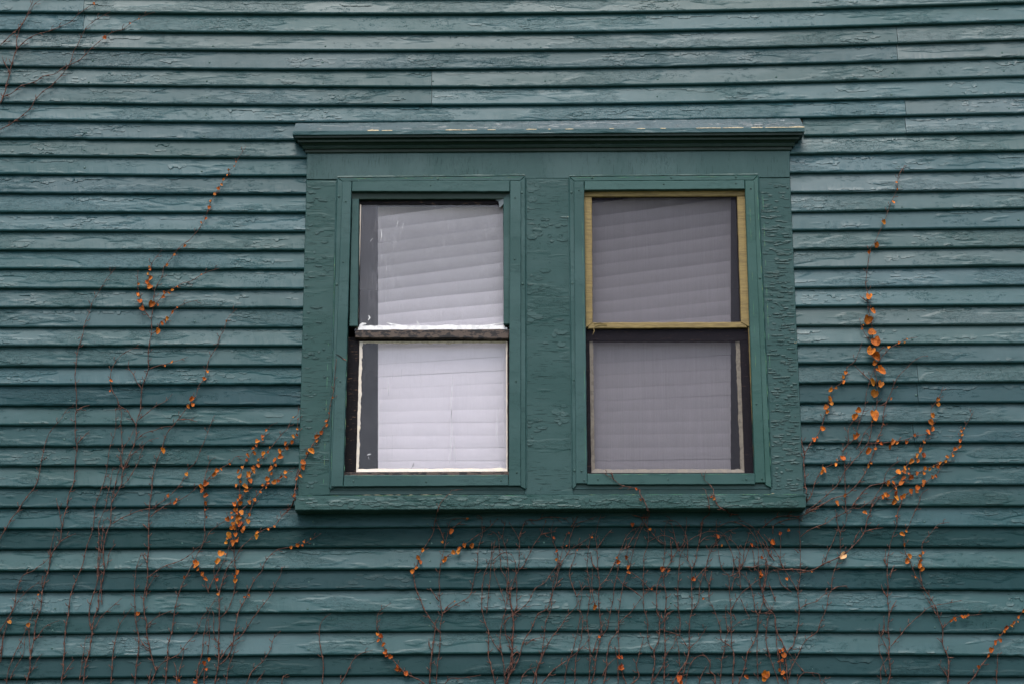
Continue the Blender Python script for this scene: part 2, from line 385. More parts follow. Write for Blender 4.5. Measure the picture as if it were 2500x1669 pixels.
def clap(i, x0, x1, tone, seed, e0=0, e1=0):
    """one clapboard of course i from x0 to x1: bevelled face, rounded ragged lip, underside, real thickness"""
    thick = 0.0278 + 0.004 * (random.random() - 0.5)
    vis = -7 <= i <= 36
    n = max(2, int((x1 - x0) / (0.012 if vis else 0.15)))
    prof = [(None, 0.003), ('top', 0.0075), (0.060, None), (0.0125, thick), (0.0080, thick - 0.0008), (0.0042, thick - 0.0028), (0.0015, thick - 0.0070), (0.0, DB), (0.002, 0.001)]
    V = []; F = []; k = len(prof)
    rag = random.uniform(0.6, 2.1)
    for a in range(n + 1):
        x = x0 + (x1 - x0) * a / n
        zb = line(i, x); zt = line(i - 1, x)
        g = fn(x * 0.9, seed) * 0.0012
        pt = max(0.0, fn(x * 1.7, seed + 4.2) + 0.25)
        j1 = (fn(x * 16, seed + 1) * 1.0 + fn(x * 47, seed + 2) * 0.8) * 0.0022 * rag * pt
        j2 = (fn(x * 22, seed + 3) + 0.7 * fn(x * 60, seed + 6)) * 0.0016 * rag
        for (zz, d) in prof:
            if zz is None: z = zt + 0.028
            elif zz == 'top': z = zt
            else: z = zb + zz
            if d is None: d = 0.0075 + (thick - 0.0075) * (1 - (zz - 0.0125) / max(zt - zb - 0.0125, 0.03)) + 0.0008 * fn(x * 9, seed + 7)
            if zz in (0.0080, 0.0042, 0.0015): z += j1; d += j2 * 0.8
            elif zz == 0.0125: d += j2 * 0.5
            elif zz == 0.0: z += g + j1 * 0.5
            V.append((x, -d, z))
    for a in range(n):
        for q in range(k - 1):
            b = a * k + q
            F.append((b, b + 1, b + k + 1, b + k))
        F.append((a * k + k - 1, a * k, (a + 1) * k, (a + 1) * k + k - 1))
    F.append(tuple(range(k))[::-1]); F.append(tuple(n * k + q for q in range(k)))
    if -2 <= i <= 36: flakes(V, F, i, x0, x1, thick)
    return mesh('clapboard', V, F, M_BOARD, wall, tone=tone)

JOINTS = {0: [203], 1: [203], 2: [2193], 3: [2193], 4: [1054], 5: [1054], 6: [2213], 7: [2213], 20: [2242], 21: [2242], 23: [2232],
          12: [], 30: [], 33: []}
# colour per course stands in for how much sky each one reflects (darker, greener courses near the bottom)
TONE = {26: 0.80, 28: 0.60, 30: 0.58, 32: 0.70, 34: 0.66, 24: 0.9, 21: 0.78, 23: 0.80, 19: 0.86, 27: 1.06, 29: 1.16, 31: 1.08, 33: 1.08, 3: 0.9, 10: 0.9, 17: 0.88}
def casing_edges(z):
    """left and right outer edge of the window casing at height z (or None)"""
    a = P(749.4, 376, 0.032); b = P(728, 1207, 0.032); c = P(1927, 366, 0.032); e = P(1962, 1204, 0.032)
    t = (z - a.z) / (b.z - a.z); s = (z - c.z) / (e.z - c.z)
    return a.x + (b.x - a.x) * t, c.x + (e.x - c.x) * s
for i in range(-6, 57):
    segs = [(XL, XR)]
    zc = line(i, 0) if 0 <= i < len(ROWS) else None
    if 7 <= i <= 26:
        l, r = casing_edges(line(i, 0) + 0.05)
        l = min(l, 9); segs = [(XL, l + 0.012), (r - 0.012, XR)]
        if i == 7: segs = [(XL, P(722, 330, .02).x), (P(1962, 320, .02).x, XR)]
    js = sorted(P(u, ROWS[i][2], 0.02).x for u in JOINTS.get(i, [])) if 0 <= i < len(ROWS) else []
    out = []
    for (a, b) in segs:
        for j in js:
            if a < j < b: out.append((a, j - 0.0012)); a = j + 0.0012
        out.append((a, b))
    for (a, b) in out:
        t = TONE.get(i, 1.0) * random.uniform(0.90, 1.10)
        if i >= 20: t *= 0.92  # lower courses dimmed in colour, imitating their weaker sky reflection
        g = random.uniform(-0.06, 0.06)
        gl = (1.0 if i < 20 else 0.9) * (1.25 if a > 0 else 0.85 if b < 0 else 1.0) * random.uniform(0.85, 1.15) * (t ** 2.2 if i > 17 else 1)  # gloss stepped by side and height to imitate uneven sky sheen
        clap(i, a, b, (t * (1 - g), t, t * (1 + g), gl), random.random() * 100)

# nail heads, set into rough columns where the studs are
nv = []; nf = []
def add_nail(c, r, h=0.0022, sides=8):
    b = len(nv)
    for ring, (rr, dd) in enumerate(((r * 1.0, -0.001), (r * 0.85, h), (r * 0.3, h * 1.25))):
        for k in range(sides):
            a = 2 * math.pi * k / sides
            nv.append((c.x + rr * math.cos(a), c.y - dd, c.z + rr * math.sin(a)))
    for ring in range(2):
        for k in range(sides):
            k2 = (k + 1) % sides
            nf.append((b + ring * sides + k, b + ring * sides + k2, b + (ring + 1) * sides + k2, b + (ring + 1) * sides + k))
    nf.append(tuple(b + 2 * sides + k for k in range(sides)))
for i in range(0, 35):
    for u in (-100, 190, 488, 773, 1052, 1330, 1617, 1912, 2207, 2492):
        if 7 <= i <= 26 and 700 < u + 10 < 1975: continue
        if random.random() < 0.18: continue
        uu = u + random.uniform(-6, 6) + (i * 1.0 if u > 1800 else -i * 0.6 if u < 600 else 0)
        x = P(uu, 800, .025).x; zb = line(i, x); zt = line(i - 1, x)
        q = random.uniform(0.16, 0.42); z = zb + (zt - zb) * q
        d = 0.0078 + (0.0262 - 0.0078) * (1 - q)
        add_nail(Vector((x, -d, z)), random.uniform(0.0055, 0.0075), 0.0032)
o = mesh('nail_heads', nv, nf, M_NAIL, wall, smooth=True, kind='stuff')

# sheathing behind the boards, with holes for the two windows
def xz(u, v, d=0.0): p = P(u, v, d); return (p.x, p.z)
sv = []; sf = []
def sheet(x0, x1, z0, z1, y0=0.0, y1=0.10):
    b = len(sv)
    for y in (y0, y1): sv.extend([(x0, y, z0), (x1, y, z0), (x1, y, z1), (x0, y, z1)])
    for f in ((0, 1, 2, 3), (7, 6, 5, 4), (0, 4, 5, 1), (1, 5, 6, 2), (2, 6, 7, 3), (3, 7, 4, 0)): sf.append(tuple(b + k for k in f))
A0 = P(835, 470); A1 = P(1247, 470); B0 = P(1424, 470); B1 = P(1846, 470)
zt = P(1250, 462).z; zb_ = P(1250, 1168).z
sheet(XL, A0.x, 0.45, 7.4); sheet(A1.x, B0.x, zb_, zt); sheet(B1.x, XR, 0.45, 7.4)
sheet(A0.x, B1.x, zt, 7.4); sheet(A0.x, B1.x, 0.45, zb_)
mesh('sheathing', sv, sf, M_SHEATH, wall)
V, F = grid_box([(XL - 0.1, 0.5), (XR + 0.1, 0.5), (XR + 0.1, -0.2), (XL - 0.1, -0.2)], 0.02, -0.3, 40, 4, 0.01, 0.004, 0.006, 3)
tag(mesh('foundation', V, F, M_STONE), kind='structure')
# the unlit room behind
rv = []; 
x0, x1, z0, z1, y0, y1 = XL, XR, zb_ - 0.9, zt + 0.5, 0.11, 3.6
rv = [(x0, y0, z0), (x1, y0, z0), (x1, y1, z0), (x0, y1, z0), (x0, y0, z1), (x1, y0, z1), (x1, y1, z1), (x0, y1, z1)]
tag(mesh('room_walls', rv, [(0, 1, 2, 3), (4, 7, 6, 5), (3, 2, 6, 7), (0, 3, 7, 4), (1, 5, 6, 2)], M_DARK), kind='structure')

# ------------------------------------------------------------------ window casing
cas = thing('window_casing', P(1340, 1245, 0), 'teal casing round both windows with shaded moulded cornice above and peeling sill below', 'window casing')
CD = 0.032
board('head_board', [(749.5, 360), (1927.5, 352), (1929, 434), (748, 439)], CD, 0.0, M_CASE_V, cas)
board('side_board', [(748, 440.5), (825, 440.5), (806, 1207), (727.5, 1210)], CD - .001, 0.0, M_CASE_H, cas, tone=(.95, 1, .97, 1))
board('side_board', [(1849, 435.5), (1929, 435.5), (1963, 1207), (1880, 1207)], CD - .001, 0.0, M_CASE_H, cas)
board('mullion_board', [(1280, 436), (1392, 435.5), (1400, 1207), (1281, 1207)], CD - .0005, 0.0, M_CASE_H, cas)
board('apron_board', [(805, 1184), (1282.5, 1184), (1282.5, 1207), (805, 1207)], CD - .004, 0.0, M_TRIM, cas, tone=(.8, .8, .8, 1))
board('apron_board', [(1398, 1184), (1882, 1184), (1882, 1207), (1398, 1207)], CD - .004, 0.0, M_TRIM, cas, tone=(.8, .8, .8, 1))
# lay the sill: sloping top, nosed front
SD = 0.125
a = P(721, 1209, SD); b = P(1966, 1204.5, SD); c = P(1966, 1238.5, SD); e = P(721, 1244, SD)
n = 220; V = []; F = []
prof = [(0.012, 0.0), (0.0015, SD - 0.006), (-0.002, SD), (-0.014, SD + .0005), ('b+', SD), ('b', SD - 0.004), ('b', 0.0)]
for k in range(n + 1):
    t = k / n; x = a.x + (b.x - a.x) * t; zt_ = a.z + (b.z - a.z) * t; zb2 = e.z + (c.z - e.z) * t
    j = fn(x * 15, 5) * 0.0012 + fn(x * 48, 2) * 0.0012
    for (q, d) in prof:
        z = zb2 + (0.004 if q == 'b+' else 0) + j * 1.3 if isinstance(q, str) else zt_ + q + j * 0.6
        V.append((x, -(d + (j if d > .02 else 0)), z))
K = len(prof)
for k in range(n):
    for q in range(K - 1): F.append((k * K + q, k * K + q + 1, (k + 1) * K + q + 1, (k + 1) * K + q))
F.append(tuple(range(K))[::-1]); F.append(tuple(n * K + q for q in range(K)))
mesh('sill', V, F, M_SILL, cas)

# cornice: a moulded band with mitred returns at both ends, its profile given by photo row and depth
EL, ER = P(750.5, 366, CD).x, P(1927.5, 358, CD).x
def crown(name, prof, mat, parent, n=160, seed=0.0, jit=0.0008):
    V = []; F = []
    pts = [(0, 0.0)] + [(0.5, None)] + [(k / n, None) for k in range(n + 1)] + [(1, None)] + [(1, 0.0)]
    for (vl, vr, d) in prof:
        zl = P(735, vl, d).z; zr = P(1945, vr, d).z; ov = max(0.0, d - CD)
        row = []
        xa, xb = EL - ov, ER + ov
        row.append((xa, 0.0, zl))
        for k in range(n + 1):
            x = xa + (xb - xa) * k / n
            z = zl + (zr - zl) * k / n + jit * (fn(x * 21, d * 300, seed) + fn(x * 60, d * 300, seed))
            row.append((x, -d - jit * fn(x * 17, d * 90, seed + 2), z))
        row.append((xb, 0.0, zr))
        V += row
    w = n + 3
    for r in range(len(prof) - 1):
        for k in range(w - 1):
            F.append((r * w + k, (r + 1) * w + k, (r + 1) * w + k + 1, r * w + k + 1))
    return mesh(name, V, F, mat, parent)
FD = 0.108
crown('cornice_fascia', [(321, 311, FD - 0.004), (322, 312, FD), (329.5, 321.5, FD), (330.5, 322.5, FD - 0.002), (332.5, 324.5, FD - 0.010), (332.5, 324.5, 0.02)], M_BOARD, cas, seed=1)
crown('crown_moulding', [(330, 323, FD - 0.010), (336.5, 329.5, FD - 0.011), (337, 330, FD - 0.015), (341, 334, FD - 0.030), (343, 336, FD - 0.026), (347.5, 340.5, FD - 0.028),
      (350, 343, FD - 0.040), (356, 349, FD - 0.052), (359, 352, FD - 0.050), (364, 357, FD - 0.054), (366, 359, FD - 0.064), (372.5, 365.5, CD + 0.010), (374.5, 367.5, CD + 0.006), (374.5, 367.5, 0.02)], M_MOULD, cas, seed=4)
# drip cap: sloping board from the clapboard course down to the front of the fascia
V = []; F = []; n = 200
for k in range(n + 1):
    t = k / n
    uT = 722 + (1953 - 722) * t; vT = 303 - 12.5 * t
    uB = 715.5 + (1964 - 715.5) * t; vB = 321 - 10 * t
    p0 = P(uT, vT, 0.026); p2 = P(uB, vB, FD - 0.003)
    j = 0.0012 * (fn(p0.x * 20, 7) + fn(p0.x * 50, 8))
    V += [(p0.x, -0.004, p0.z + 0.02), (p0.x, -0.026, p0.z + 0.001 + 2 * j), ((p0.x + p2.x) / 2, -(0.026 + FD) / 2 - j, (p0.z + p2.z) / 2 + j), (p2.x, p2.y, p2.z + j * .5), (p2.x, p2.y + 0.004, p2.z - 0.004), (p0.x, -0.02, p2.z - 0.006)]
for k in range(n):
    for q in range(5): F.append((k * 6 + q, k * 6 + q + 1, (k + 1) * 6 + q + 1, (k + 1) * 6 + q))
F.append((0, 1, 2, 3, 4, 5)[::-1]); F.append(tuple(n * 6 + q for q in range(6)))
mesh('drip_cap', V, F, M_BOARD, cas, tone=(1.9, .95, .98, 2.1))
# bare cream wood where the cap's front edge lost its paint: thin slivers lying on the arris
V = []; F = []
for (ua, ub, w) in ((897, 925, 4.5), (932, 958, 1.8), (1088, 1125, 2.4), (1128, 1165, 1.3), (1190, 1210, 1.0), (1285, 1310, 2.0), (1338, 1344, 2.0), (1380, 1400, 1.3), (1488, 1499, 2.2), (1555, 1575, 1.0), (1612, 1626, 1.4), (1700, 1760, 1.4), (1764, 1815, 2.2), (1834, 1862, 2.0), (1868, 1925, 1.6), (1926, 1964, 3.8)):
    m_ = max(3, int((ub - ua) / 3)); b0 = len(V)
    for k in range(m_ + 1):
        u = ua + (ub - ua) * k / m_; t = (u - 715.5) / (1964 - 715.5); vv = 321 - 10 * t
        ww = w * (0.35 + 0.65 * math.sin(math.pi * (k + .4) / (m_ + .8))) * (0.7 + 0.6 * random.random())
        ww *= 0.62
        p = P(u, vv - ww, FD - 0.001); q = P(u, vv + 0.8, FD + 0.0012)
        V += [p, q]
    for k in range(m_): F.append((b0 + 2 * k, b0 + 2 * k + 1, b0 + 2 * k + 3, b0 + 2 * k + 2))
mesh('bare_wood_slivers', V, F, M_BARE, cas, kind='stuff')

# scabs and lens-shaped lifts of old paint on the casing, sill and cap (fixed above, curled away below)
CR = random.Random(31)
def scabs(name, n_, region, wr, hr, lift, mat, depth=None, tone=None, parent=cas):
    """region(t, s) -> photo pixel and depth; plates w x h pixels"""
    V = []; F = []
    for _ in range(n_):
        u, v, d = region(CR.random(), CR.random()); w = CR.uniform(*wr) * CR.uniform(.6, 1); h = CR.uniform(*hr)
        if 1840 < u < 1964 and mat is M_CASE_H: w = min(w, 1926 + (v - 440) * .0425 - u)
        if w < 3: continue
        m_ = max(3, int(w / 3)); b = len(V); so = CR.random() * 80; up = v; lo = v + h; lf0 = CR.uniform(*lift)
        for a in range(m_ + 1):
            t = a / m_
            if CR.random() < .35: up = v + CR.uniform(-.2, .2) * h
            if CR.random() < .35: lo = v + h * CR.uniform(.75, 1.2)
            tap = min(1.0, t * 4 + .12, (1 - t) * 4 + .12); mid = (up + lo) / 2
            uu = u + w * t; a_, c_ = mid + (up - mid) * tap, mid + (lo - mid) * tap; lf = lf0 * tap * (.5 + abs(fn(uu * .1, so)))
            for (vv, dd) in ((a_, .0004), ((a_ + c_) / 2, .0004 + lf * .4), (c_, .0005 + lf), (c_ - .4, -.0008)):
                p = P(uu, vv, d + dd); V.append(p)
        for a in range(m_):
            for q in range(3): F.append((b + a * 4 + q, b + a * 4 + q + 1, b + a * 4 + q + 5, b + a * 4 + q + 4))
    return mesh(name, V, F, mat, parent, kind='stuff', tone=tone)
g = CD + .0008
scabs('paint_scabs', 80, lambda t, s: (737 + 62 * s * s - 20 * t + 12, 445 + 745 * t, g), (5, 26), (2, 8), (.0006, .0018), M_CASE_H)
for k in range(9):      # the centre board: angular fields of scabs, most of them near its upper half and its edges
    cu, cv, sp = CR.choice((1292, 1296, 1335, 1362, 1370)), 455 + CR.random() ** 1.3 * 700, CR.uniform(12, 34)
    scabs('paint_scabs', CR.randint(6, 14), lambda t, s: (min(max(cu + (s - .5) * sp * 2.2, 1286), 1368), cv + (t - .5) * sp * 2.6, g), (6, 34), (3, 14), (.0006, .0022), M_CASE_H)
scabs('paint_scabs', 330, lambda t, s: (1853 + 66 * s + 32 * t, 448 + 745 * t, g), (6, 30), (1.2, 3.6), (.0008, .0034), M_CASE_H)
scabs('paint_scabs', 190, lambda t, s: (725 + 1205 * t, 1212 + 20 * s - 4 * t, SD + .0012), (10, 40), (3, 10), (.0012, .0030), M_SILL)
def capreg(t, s):
    u = 722 + 1200 * t; return (u, 304 - 12 * t + 13 * s, 0.026 + (FD - 0.029) * min(1, (1.5 + 13 * s) / 18) + .003)
scabs('paint_scabs', 120, capreg, (10, 42), (2, 6), (.0012, .0030), M_BOARD, tone=(1.9, .95, .98, 2.1))

# ------------------------------------------------------------------ the two windows
def screws(parent, pts, org, s, d, r=0.0062):
    for (x, y) in pts:
        c = P(org[0] + x / s, org[1] + y / s, d); V = []; F = []; m_ = 8
        for ring, (rr, dd) in enumerate(((1.0, -0.001), (0.92, .0022), (0.6, .0036), (0.22, .0022))):
            for k in range(m_):
                a = 2 * math.pi * k / m_; V.append((c.x + rr * r * math.cos(a), c.y - dd, c.z + rr * r * math.sin(a)))
        for g in range(3):
            for k in range(m_):
                k2 = (k + 1) % m_; F.append((g * m_ + k, g * m_ + k2, (g + 1) * m_ + k2, (g + 1) * m_ + k))
        F.append(tuple(3 * m_ + k for k in range(m_)))
        mesh('screw', V, F, M_NAIL, parent, smooth=True)

def tube(V, F, pts, rad, sides=5):
    b = len(V); n = len(pts)
    for i, p in enumerate(pts):
        t = (pts[min(i + 1, n - 1)] - pts[max(i - 1, 0)])
        if t.length < 1e-7: t = Vector((0, 0, 1))
        t.normalize()
        s1 = t.cross(Vector((0, -1, 0)))
        if s1.length < 1e-4: s1 = Vector((1, 0, 0))
        s1.normalize(); s2 = t.cross(s1)
        for k in range(sides):
            a = 2 * math.pi * k / sides
            V.append(p + s1 * (math.cos(a) * rad[i]) + s2 * (math.sin(a) * rad[i]))
    for i in range(n - 1):
        for k in range(sides):
            k2 = (k + 1) % sides
            F.append((b + i * sides + k, b + i * sides + k2, b + (i + 1) * sides + k2, b + (i + 1) * sides + k))
    F.append(tuple(b + k for k in range(sides))[::-1]); F.append(tuple(b + (n - 1) * sides + k for k in range(sides)))

def ragged(name, px0, px1, w0, w1, d, th, mat, parent, side, n=90, rag=1.0, seed=0.0):
    """a strip of hand-laid putty from px0 to px1 (its outer edge), w wide towards `side` (du, dv per unit), with an uneven inner edge"""
    V = []; F = []
    for k in range(n + 1):
        t = k / n
        u = px0[0] + (px1[0] - px0[0]) * t; v = px0[1] + (px1[1] - px0[1]) * t
        w = w0 + (w1 - w0) * t
        w *= 1 + rag * (0.35 * fn(t * 9, seed) + 0.3 * fn(t * 31, seed + 2) + .15 * fn(t * 80, seed + 4))
        w = max(w, 0.8)
        o_ = P(u, v, d); i_ = P(u + side[0] * w, v + side[1] * w, d)
        V += [(o_.x, -(d - 0.004), o_.z), (o_.x, -(d + th), o_.z), (i_.x, -(d + th * 0.35), i_.z), (i_.x, -(d - 0.004), i_.z)]
    for k in range(n):
        for q in range(3): F.append((k * 4 + q, k * 4 + q + 1, k * 4 + q + 5, k * 4 + q + 4))
    F.append((0, 1, 2, 3)[::-1]); F.append(tuple(n * 4 + q for q in range(4)))
    return mesh(name, V, F, mat, parent)

def smear(name, pts, wid, d, mat, parent, th=0.0012):
    """a dab of paint or a run on the glass: a ribbon of real thickness"""
    V = []; F = []
    n = len(pts)
    for i, (u, v) in enumerate(pts):
        a = pts[max(i - 1, 0)]; b = pts[min(i + 1, n - 1)]
        dx, dy = b[0] - a[0], b[1] - a[1]; L = math.hypot(dx, dy) or 1
        w = wid * (0.35 if i in (0, n - 1) else 1.0) * random.uniform(.6, 1.2) / 2
        for s in (-1, 1):
            p = P(u - dy / L * w * s, v + dx / L * w * s, d); V += [(p.x, -d, p.z), (p.x, -(d + th), p.z)]
    for i in range(n - 1):
        b = i * 4; F += [(b + 1, b + 3, b + 7, b + 5), (b, b + 1, b + 5, b + 4), (b + 3, b + 2, b + 6, b + 7)]
    F += [(0, 2, 3, 1), (n * 4 - 4, n * 4 - 3, n * 4 - 1, n * 4 - 2)]
    return V, F

def pane(px, d, mat, parent, name='pane'):
    c = qd(px, d)
    V, F = grid_box(c, d, d - 0.003, 1, 1, 0.0002, 0, 0)
    # only front sheet and rim are needed: one surface, like a single pane
    V = [(x, -d, z) for (x, z) in c]
    return mesh(name, V, [(0, 3, 2, 1)], mat, parent)

MD, FLD = 0.043, 0.052         # depth of outer moulding, of inner flat boards

# ---- left window
wl_ = thing('window', P(1045, 1190, 0), 'left window with peeling black sash, white putty smears and unscreened dusty glass', 'window', 'paired sash windows')
O = dict(tl=(823, 434.5), tr=(1282.5, 431), br=(1284, 1194), bl=(805, 1195))
board('stop_moulding', [(823, 434.5), (1282.5, 430), (1270, 442), (837, 444)], MD, 0.0, M_TRIM, wl_, ch=.005)
board('stop_moulding', [(823, 434.5), (840, 444), (822, 1187), (805, 1195)], MD, 0.0, M_TRIM, wl_, ch=.005)
board('stop_moulding', [(1268, 442), (1282.5, 430), (1284.5, 1194), (1270, 1187)], MD, 0.0, M_TRIM, wl_, ch=.005)
board('stop_moulding', [(822, 1183), (1270, 1182), (1284.5, 1195), (805, 1196)], MD - .012, 0.0, M_TRIM, wl_, ch=.004)
board('trim_board', [(859.5, 443), (1244.5, 441.5), (1244.5, 468), (859, 467.5)], FLD, 0.0, M_TRIM, wl_)
board('trim_board', [(836, 443.5), (858.6, 443.5), (837.5, 1186.5), (808, 1186.5)], FLD - .001, -0.02, M_TRIM, wl_)
board('trim_board', [(1245.4, 442), (1272, 442), (1271, 1184.5), (1242, 1184.5)], FLD - .001, -0.02, M_TRIM, wl_)
board('trim_board', [(840.5, 1158.5), (1241, 1157.5), (1241, 1184), (838, 1186.5)], FLD, 0.0, M_TRIM, wl_)
# inner stop of the upper half
ID = 0.028
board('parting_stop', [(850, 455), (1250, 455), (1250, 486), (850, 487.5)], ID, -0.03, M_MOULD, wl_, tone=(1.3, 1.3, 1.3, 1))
board('parting_stop', [(859.5, 470), (876.5, 486), (873.5, 796), (852.5, 796)], ID + .001, -0.005, M_TRIM, wl_)
board('parting_stop', [(1228.5, 484), (1247, 466), (1246, 792), (1229.5, 792)], ID + .001, -0.005, M_TRIM, wl_, ch=.005)
us = board('upper_sash', [(855, 480), (1248, 480), (1248, 499), (855, 500)], 0.008, -0.03, M_BLACK, wl_)
board('stile', [(860, 490), (880, 499), (877, 800), (855, 800)], 0.006, -0.03, M_BLACK, us)
board('stile', [(1228.5, 498), (1250, 490), (1250, 800), (1232, 800)], 0.006, -0.03, M_BLACK, us)
board('meeting_rail', [(867, 804.5), (1242, 803.5), (1242, 826), (867, 824)], 0.014, -0.035, M_WORN, us, jit=.002)
pane([(872, 492), (1240, 492), (1240, 812), (866, 812)], 0.0, M_GLASS_A, us)
ragged('putty', (882, 500), (874, 800), 3.5, 4.5, 0.004, 0.003, M_PUTTY, us, (-1, 0), rag=1.6, seed=1)
ragged('putty', (874, 806), (1238, 805.5), 11, 12, 0.003, 0.004, M_SMEAR, us, (0, -1), n=200, rag=.5, seed=6)
V = []; F = []
for pts, w in (([(944, 788), (955, 791), (975, 794), (992, 796)], 4), ([(1017, 783), (1020, 788), (1024, 795)], 3), 
               ([(900, 770), (903, 776), (899, 782)], 3.5),  ([(1165, 796), (1200, 793), (1232, 788)], 4),
               ([(874, 797), (885, 791), (894, 790)], 7), ([(910, 582), (904, 590)], 1.5), ([(1063, 503), (1063, 517)], 1.2), ([(930, 560), (932, 575), (929, 590)], 1.6), ([(972, 540), (968, 555)], 2.2), ([(985, 545), (982, 560)], 1.6)):
    a, b = smear('s', pts, w, 0.0012, None, None); k0 = len(V); V += a; F += [tuple(k0 + q for q in f) for f in b]
mesh('paint_smears', V, F, M_SMEAR, us, kind='stuff')
fl = P(1206, 485, .02); 
V = [tuple(P(u, v, d)) for (u, v, d) in ((1206, 485.5, .022), (1229, 484.5, .026), (1229.5, 498, .030), (1220, 508, .024), (1217, 493, .017))]
V += [(x, y + 0.0012, z) for (x, y, z) in V]
mesh('torn_flap', V, [(0, 4, 3, 2, 1), (5, 6, 7, 8, 9), (0, 1, 6, 5), (1, 2, 7, 6), (2, 3, 8, 7), (3, 4, 9, 8), (4, 0, 5, 9)], plain('grey_torn_tape', (.08, .10, .11), .6, .2), us)
ls = board('lower_sash', [(845, 822), (1246, 822), (1246, 833), (845, 834)], -0.022, -0.05, M_BLACK, wl_)
board('stile', [(845, 826), (878, 834), (869, 1156), (833, 1157)], -0.012, -0.05, M_BLACK, ls, jit=.0016)
board('stile', [(1238.5, 834), (1250, 826), (1250, 1157), (1239, 1156)], -0.012, -0.05, M_BLACK, ls)
board('bottom_rail', [(835, 1151.5), (1243, 1150), (1243, 1166), (833, 1166)], -0.010, -0.05, M_WORN, ls, tone=(1.3, 1.2, 1.3, 1))
pane([(866, 828), (1246, 828), (1246, 1156), (860, 1156)], -0.026, M_GLASS_B, ls)
ragged('putty', (877, 834), (868, 1150), 8.5, 8, -0.022, 0.006, M_PUTTY, ls, (1, 0), rag=.9, seed=11)
ragged('putty', (1240, 834), (1240, 1150), 5, 4, -0.022, 0.006, M_PUTTY, ls, (-1, 0), rag=.6, seed=21)
ragged('putty', (868, 1151.5), (1240, 1150), 8, 8, -0.022, 0.007, M_PUTTY, ls, (0, -1), n=200, rag=.55, seed=31)
ragged('putty', (884, 833.5), (1238, 832.5), 5, 4.5, -0.0235, 0.002, M_BEIGE, ls, (0, 1), n=200, rag=1.3, seed=41)
V = []; F = []
for pts, w in (([(1003, 1143), (1008, 1137), (1010, 1130), (1006, 1138)], 4), ([(896, 1110), (901, 1108), (906, 1107)], 3), ([(899, 1114), (901, 1120)], 2), ([(1218, 1133), (1222, 1138), (1216, 1141)], 3),
               ([(1106, 915), (1103, 950), (1101, 985), (1103, 1020)], 1.6), ([(1102, 1000), (1103, 1040), (1101, 1085), (1097, 1130)], 2.4), ([(1108, 1050), (1109, 1090), (1112, 1128)], 1.8),
               ([(947, 922), (948, 950), (949, 965)], 2.2), ([(981, 900), (979, 925)], 2.2), ([(976, 950), (975, 962)], 2), ([(928, 948), (925, 985), (924, 1040), (923, 1110)], 1.8), ([(958, 1060), (957, 1120)], 1.2), ([(1217, 995), (1212, 1040), (1214, 1090)], 1.6),
               ([(944, 1060), (945, 1128)], 1.2), ([(960, 900), (958, 925)], 1.6)):
    a, b = smear('s', pts, w, -0.0245, None, None); k0 = len(V); V += a; F += [tuple(k0 + q for q in f) for f in b]
mesh('water_runs', V, F, plain('pale_water_run', (.44, .43, .46), .5, .2), ls, kind='stuff')
screws(wl_, [(655, 567), (1378, 552), (1963, 560)], (700, 290), 3.734, MD)
screws(wl_, [(475, 708), (2145, 675), (455, 1510), (2152, 1505)], (700, 290), 3.734, MD, .007)
screws(wl_, [(538, 755), (515, 1305), (1313, 607), (2080, 720), (2078, 1278)], (700, 290), 3.734, FLD, .0042)
screws(wl_, [(465, 390), (1995, 390), (2000, 1182), (580, 1258), (1213, 1262), (1865, 1253)], (700, 820), 3.563, FLD, .005)

# ---- right window
wr_ = thing('window', P(1640, 1190, 0), 'right window with olive yellow wooden strips and a grey insect screen over the glass', 'window', 'paired sash windows')
board('stop_moulding', [(1389, 432), (1851, 428), (1840, 441), (1402, 443)], MD, 0.0, M_TRIM, wr_, ch=.005, tone=(1.05, 1.1, 1.05, 1))
board('stop_moulding', [(1389, 432), (1403, 443), (1408, 1184), (1398, 1194)], MD, 0.0, M_TRIM, wr_, ch=.005)
board('stop_moulding', [(1838, 441), (1851, 428), (1884, 1191), (1868, 1183)], MD, 0.0, M_TRIM, wr_, ch=.005, tone=(1.0, 1.12, 1.0, 1))
board('stop_moulding', [(1408, 1178), (1868, 1178), (1884, 1193), (1398, 1194)], MD - .012, 0.0, M_TRIM, wr_, ch=.004)
board('trim_board', [(1427, 443), (1817, 440.5), (1818, 461.5), (1427, 464.5)], FLD, 0.0, M_TRIM, wr_, tone=(1.05, 1.1, 1.05, 1))
board('trim_board', [(1401, 443), (1426, 443), (1434, 1179), (1406, 1179)], FLD - .001, -0.02, M_TRIM, wr_)
board('trim_board', [(1818.5, 441), (1841, 441), (1869, 1177), (1843.5, 1177)], FLD - .001, -0.02, M_TRIM, wr_, tone=(1.0, 1.1, 1.0, 1))
board('trim_board', [(1434, 1155), (1843, 1154), (1843.5, 1180.5), (1434, 1182)], FLD, 0.0, M_TRIM, wr_, tone=(1.02, 1.06, 1.02, 1))
YD = 0.022
sf_ = board('screen_frame', [(1420, 455), (1826, 452), (1826, 479), (1420, 481)], YD, 0.004, M_YEL, wr_, tone=(.75, .75, .75, 1))
board('strip', [(1424.5, 481.5), (1445, 481.5), (1447, 787), (1430, 801.5)], YD + .002, 0.004, M_YEL, sf_)
board('strip', [(1799.5, 479.5), (1823, 479.5), (1832, 800), (1809, 787)], YD + .002, 0.004, M_YEL, sf_)
board('strip', [(1436, 787.5), (1821, 786), (1824, 799.8), (1436, 802)], YD, 0.004, M_YEL, sf_, tone=(1.1, 1.1, 1.1, 1), jit=.002)
board('edge_strip', [(1826.5, 800), (1832, 800), (1846, 1154), (1842, 1154)], YD, 0.010, M_YEL, sf_)
V = []; F = []
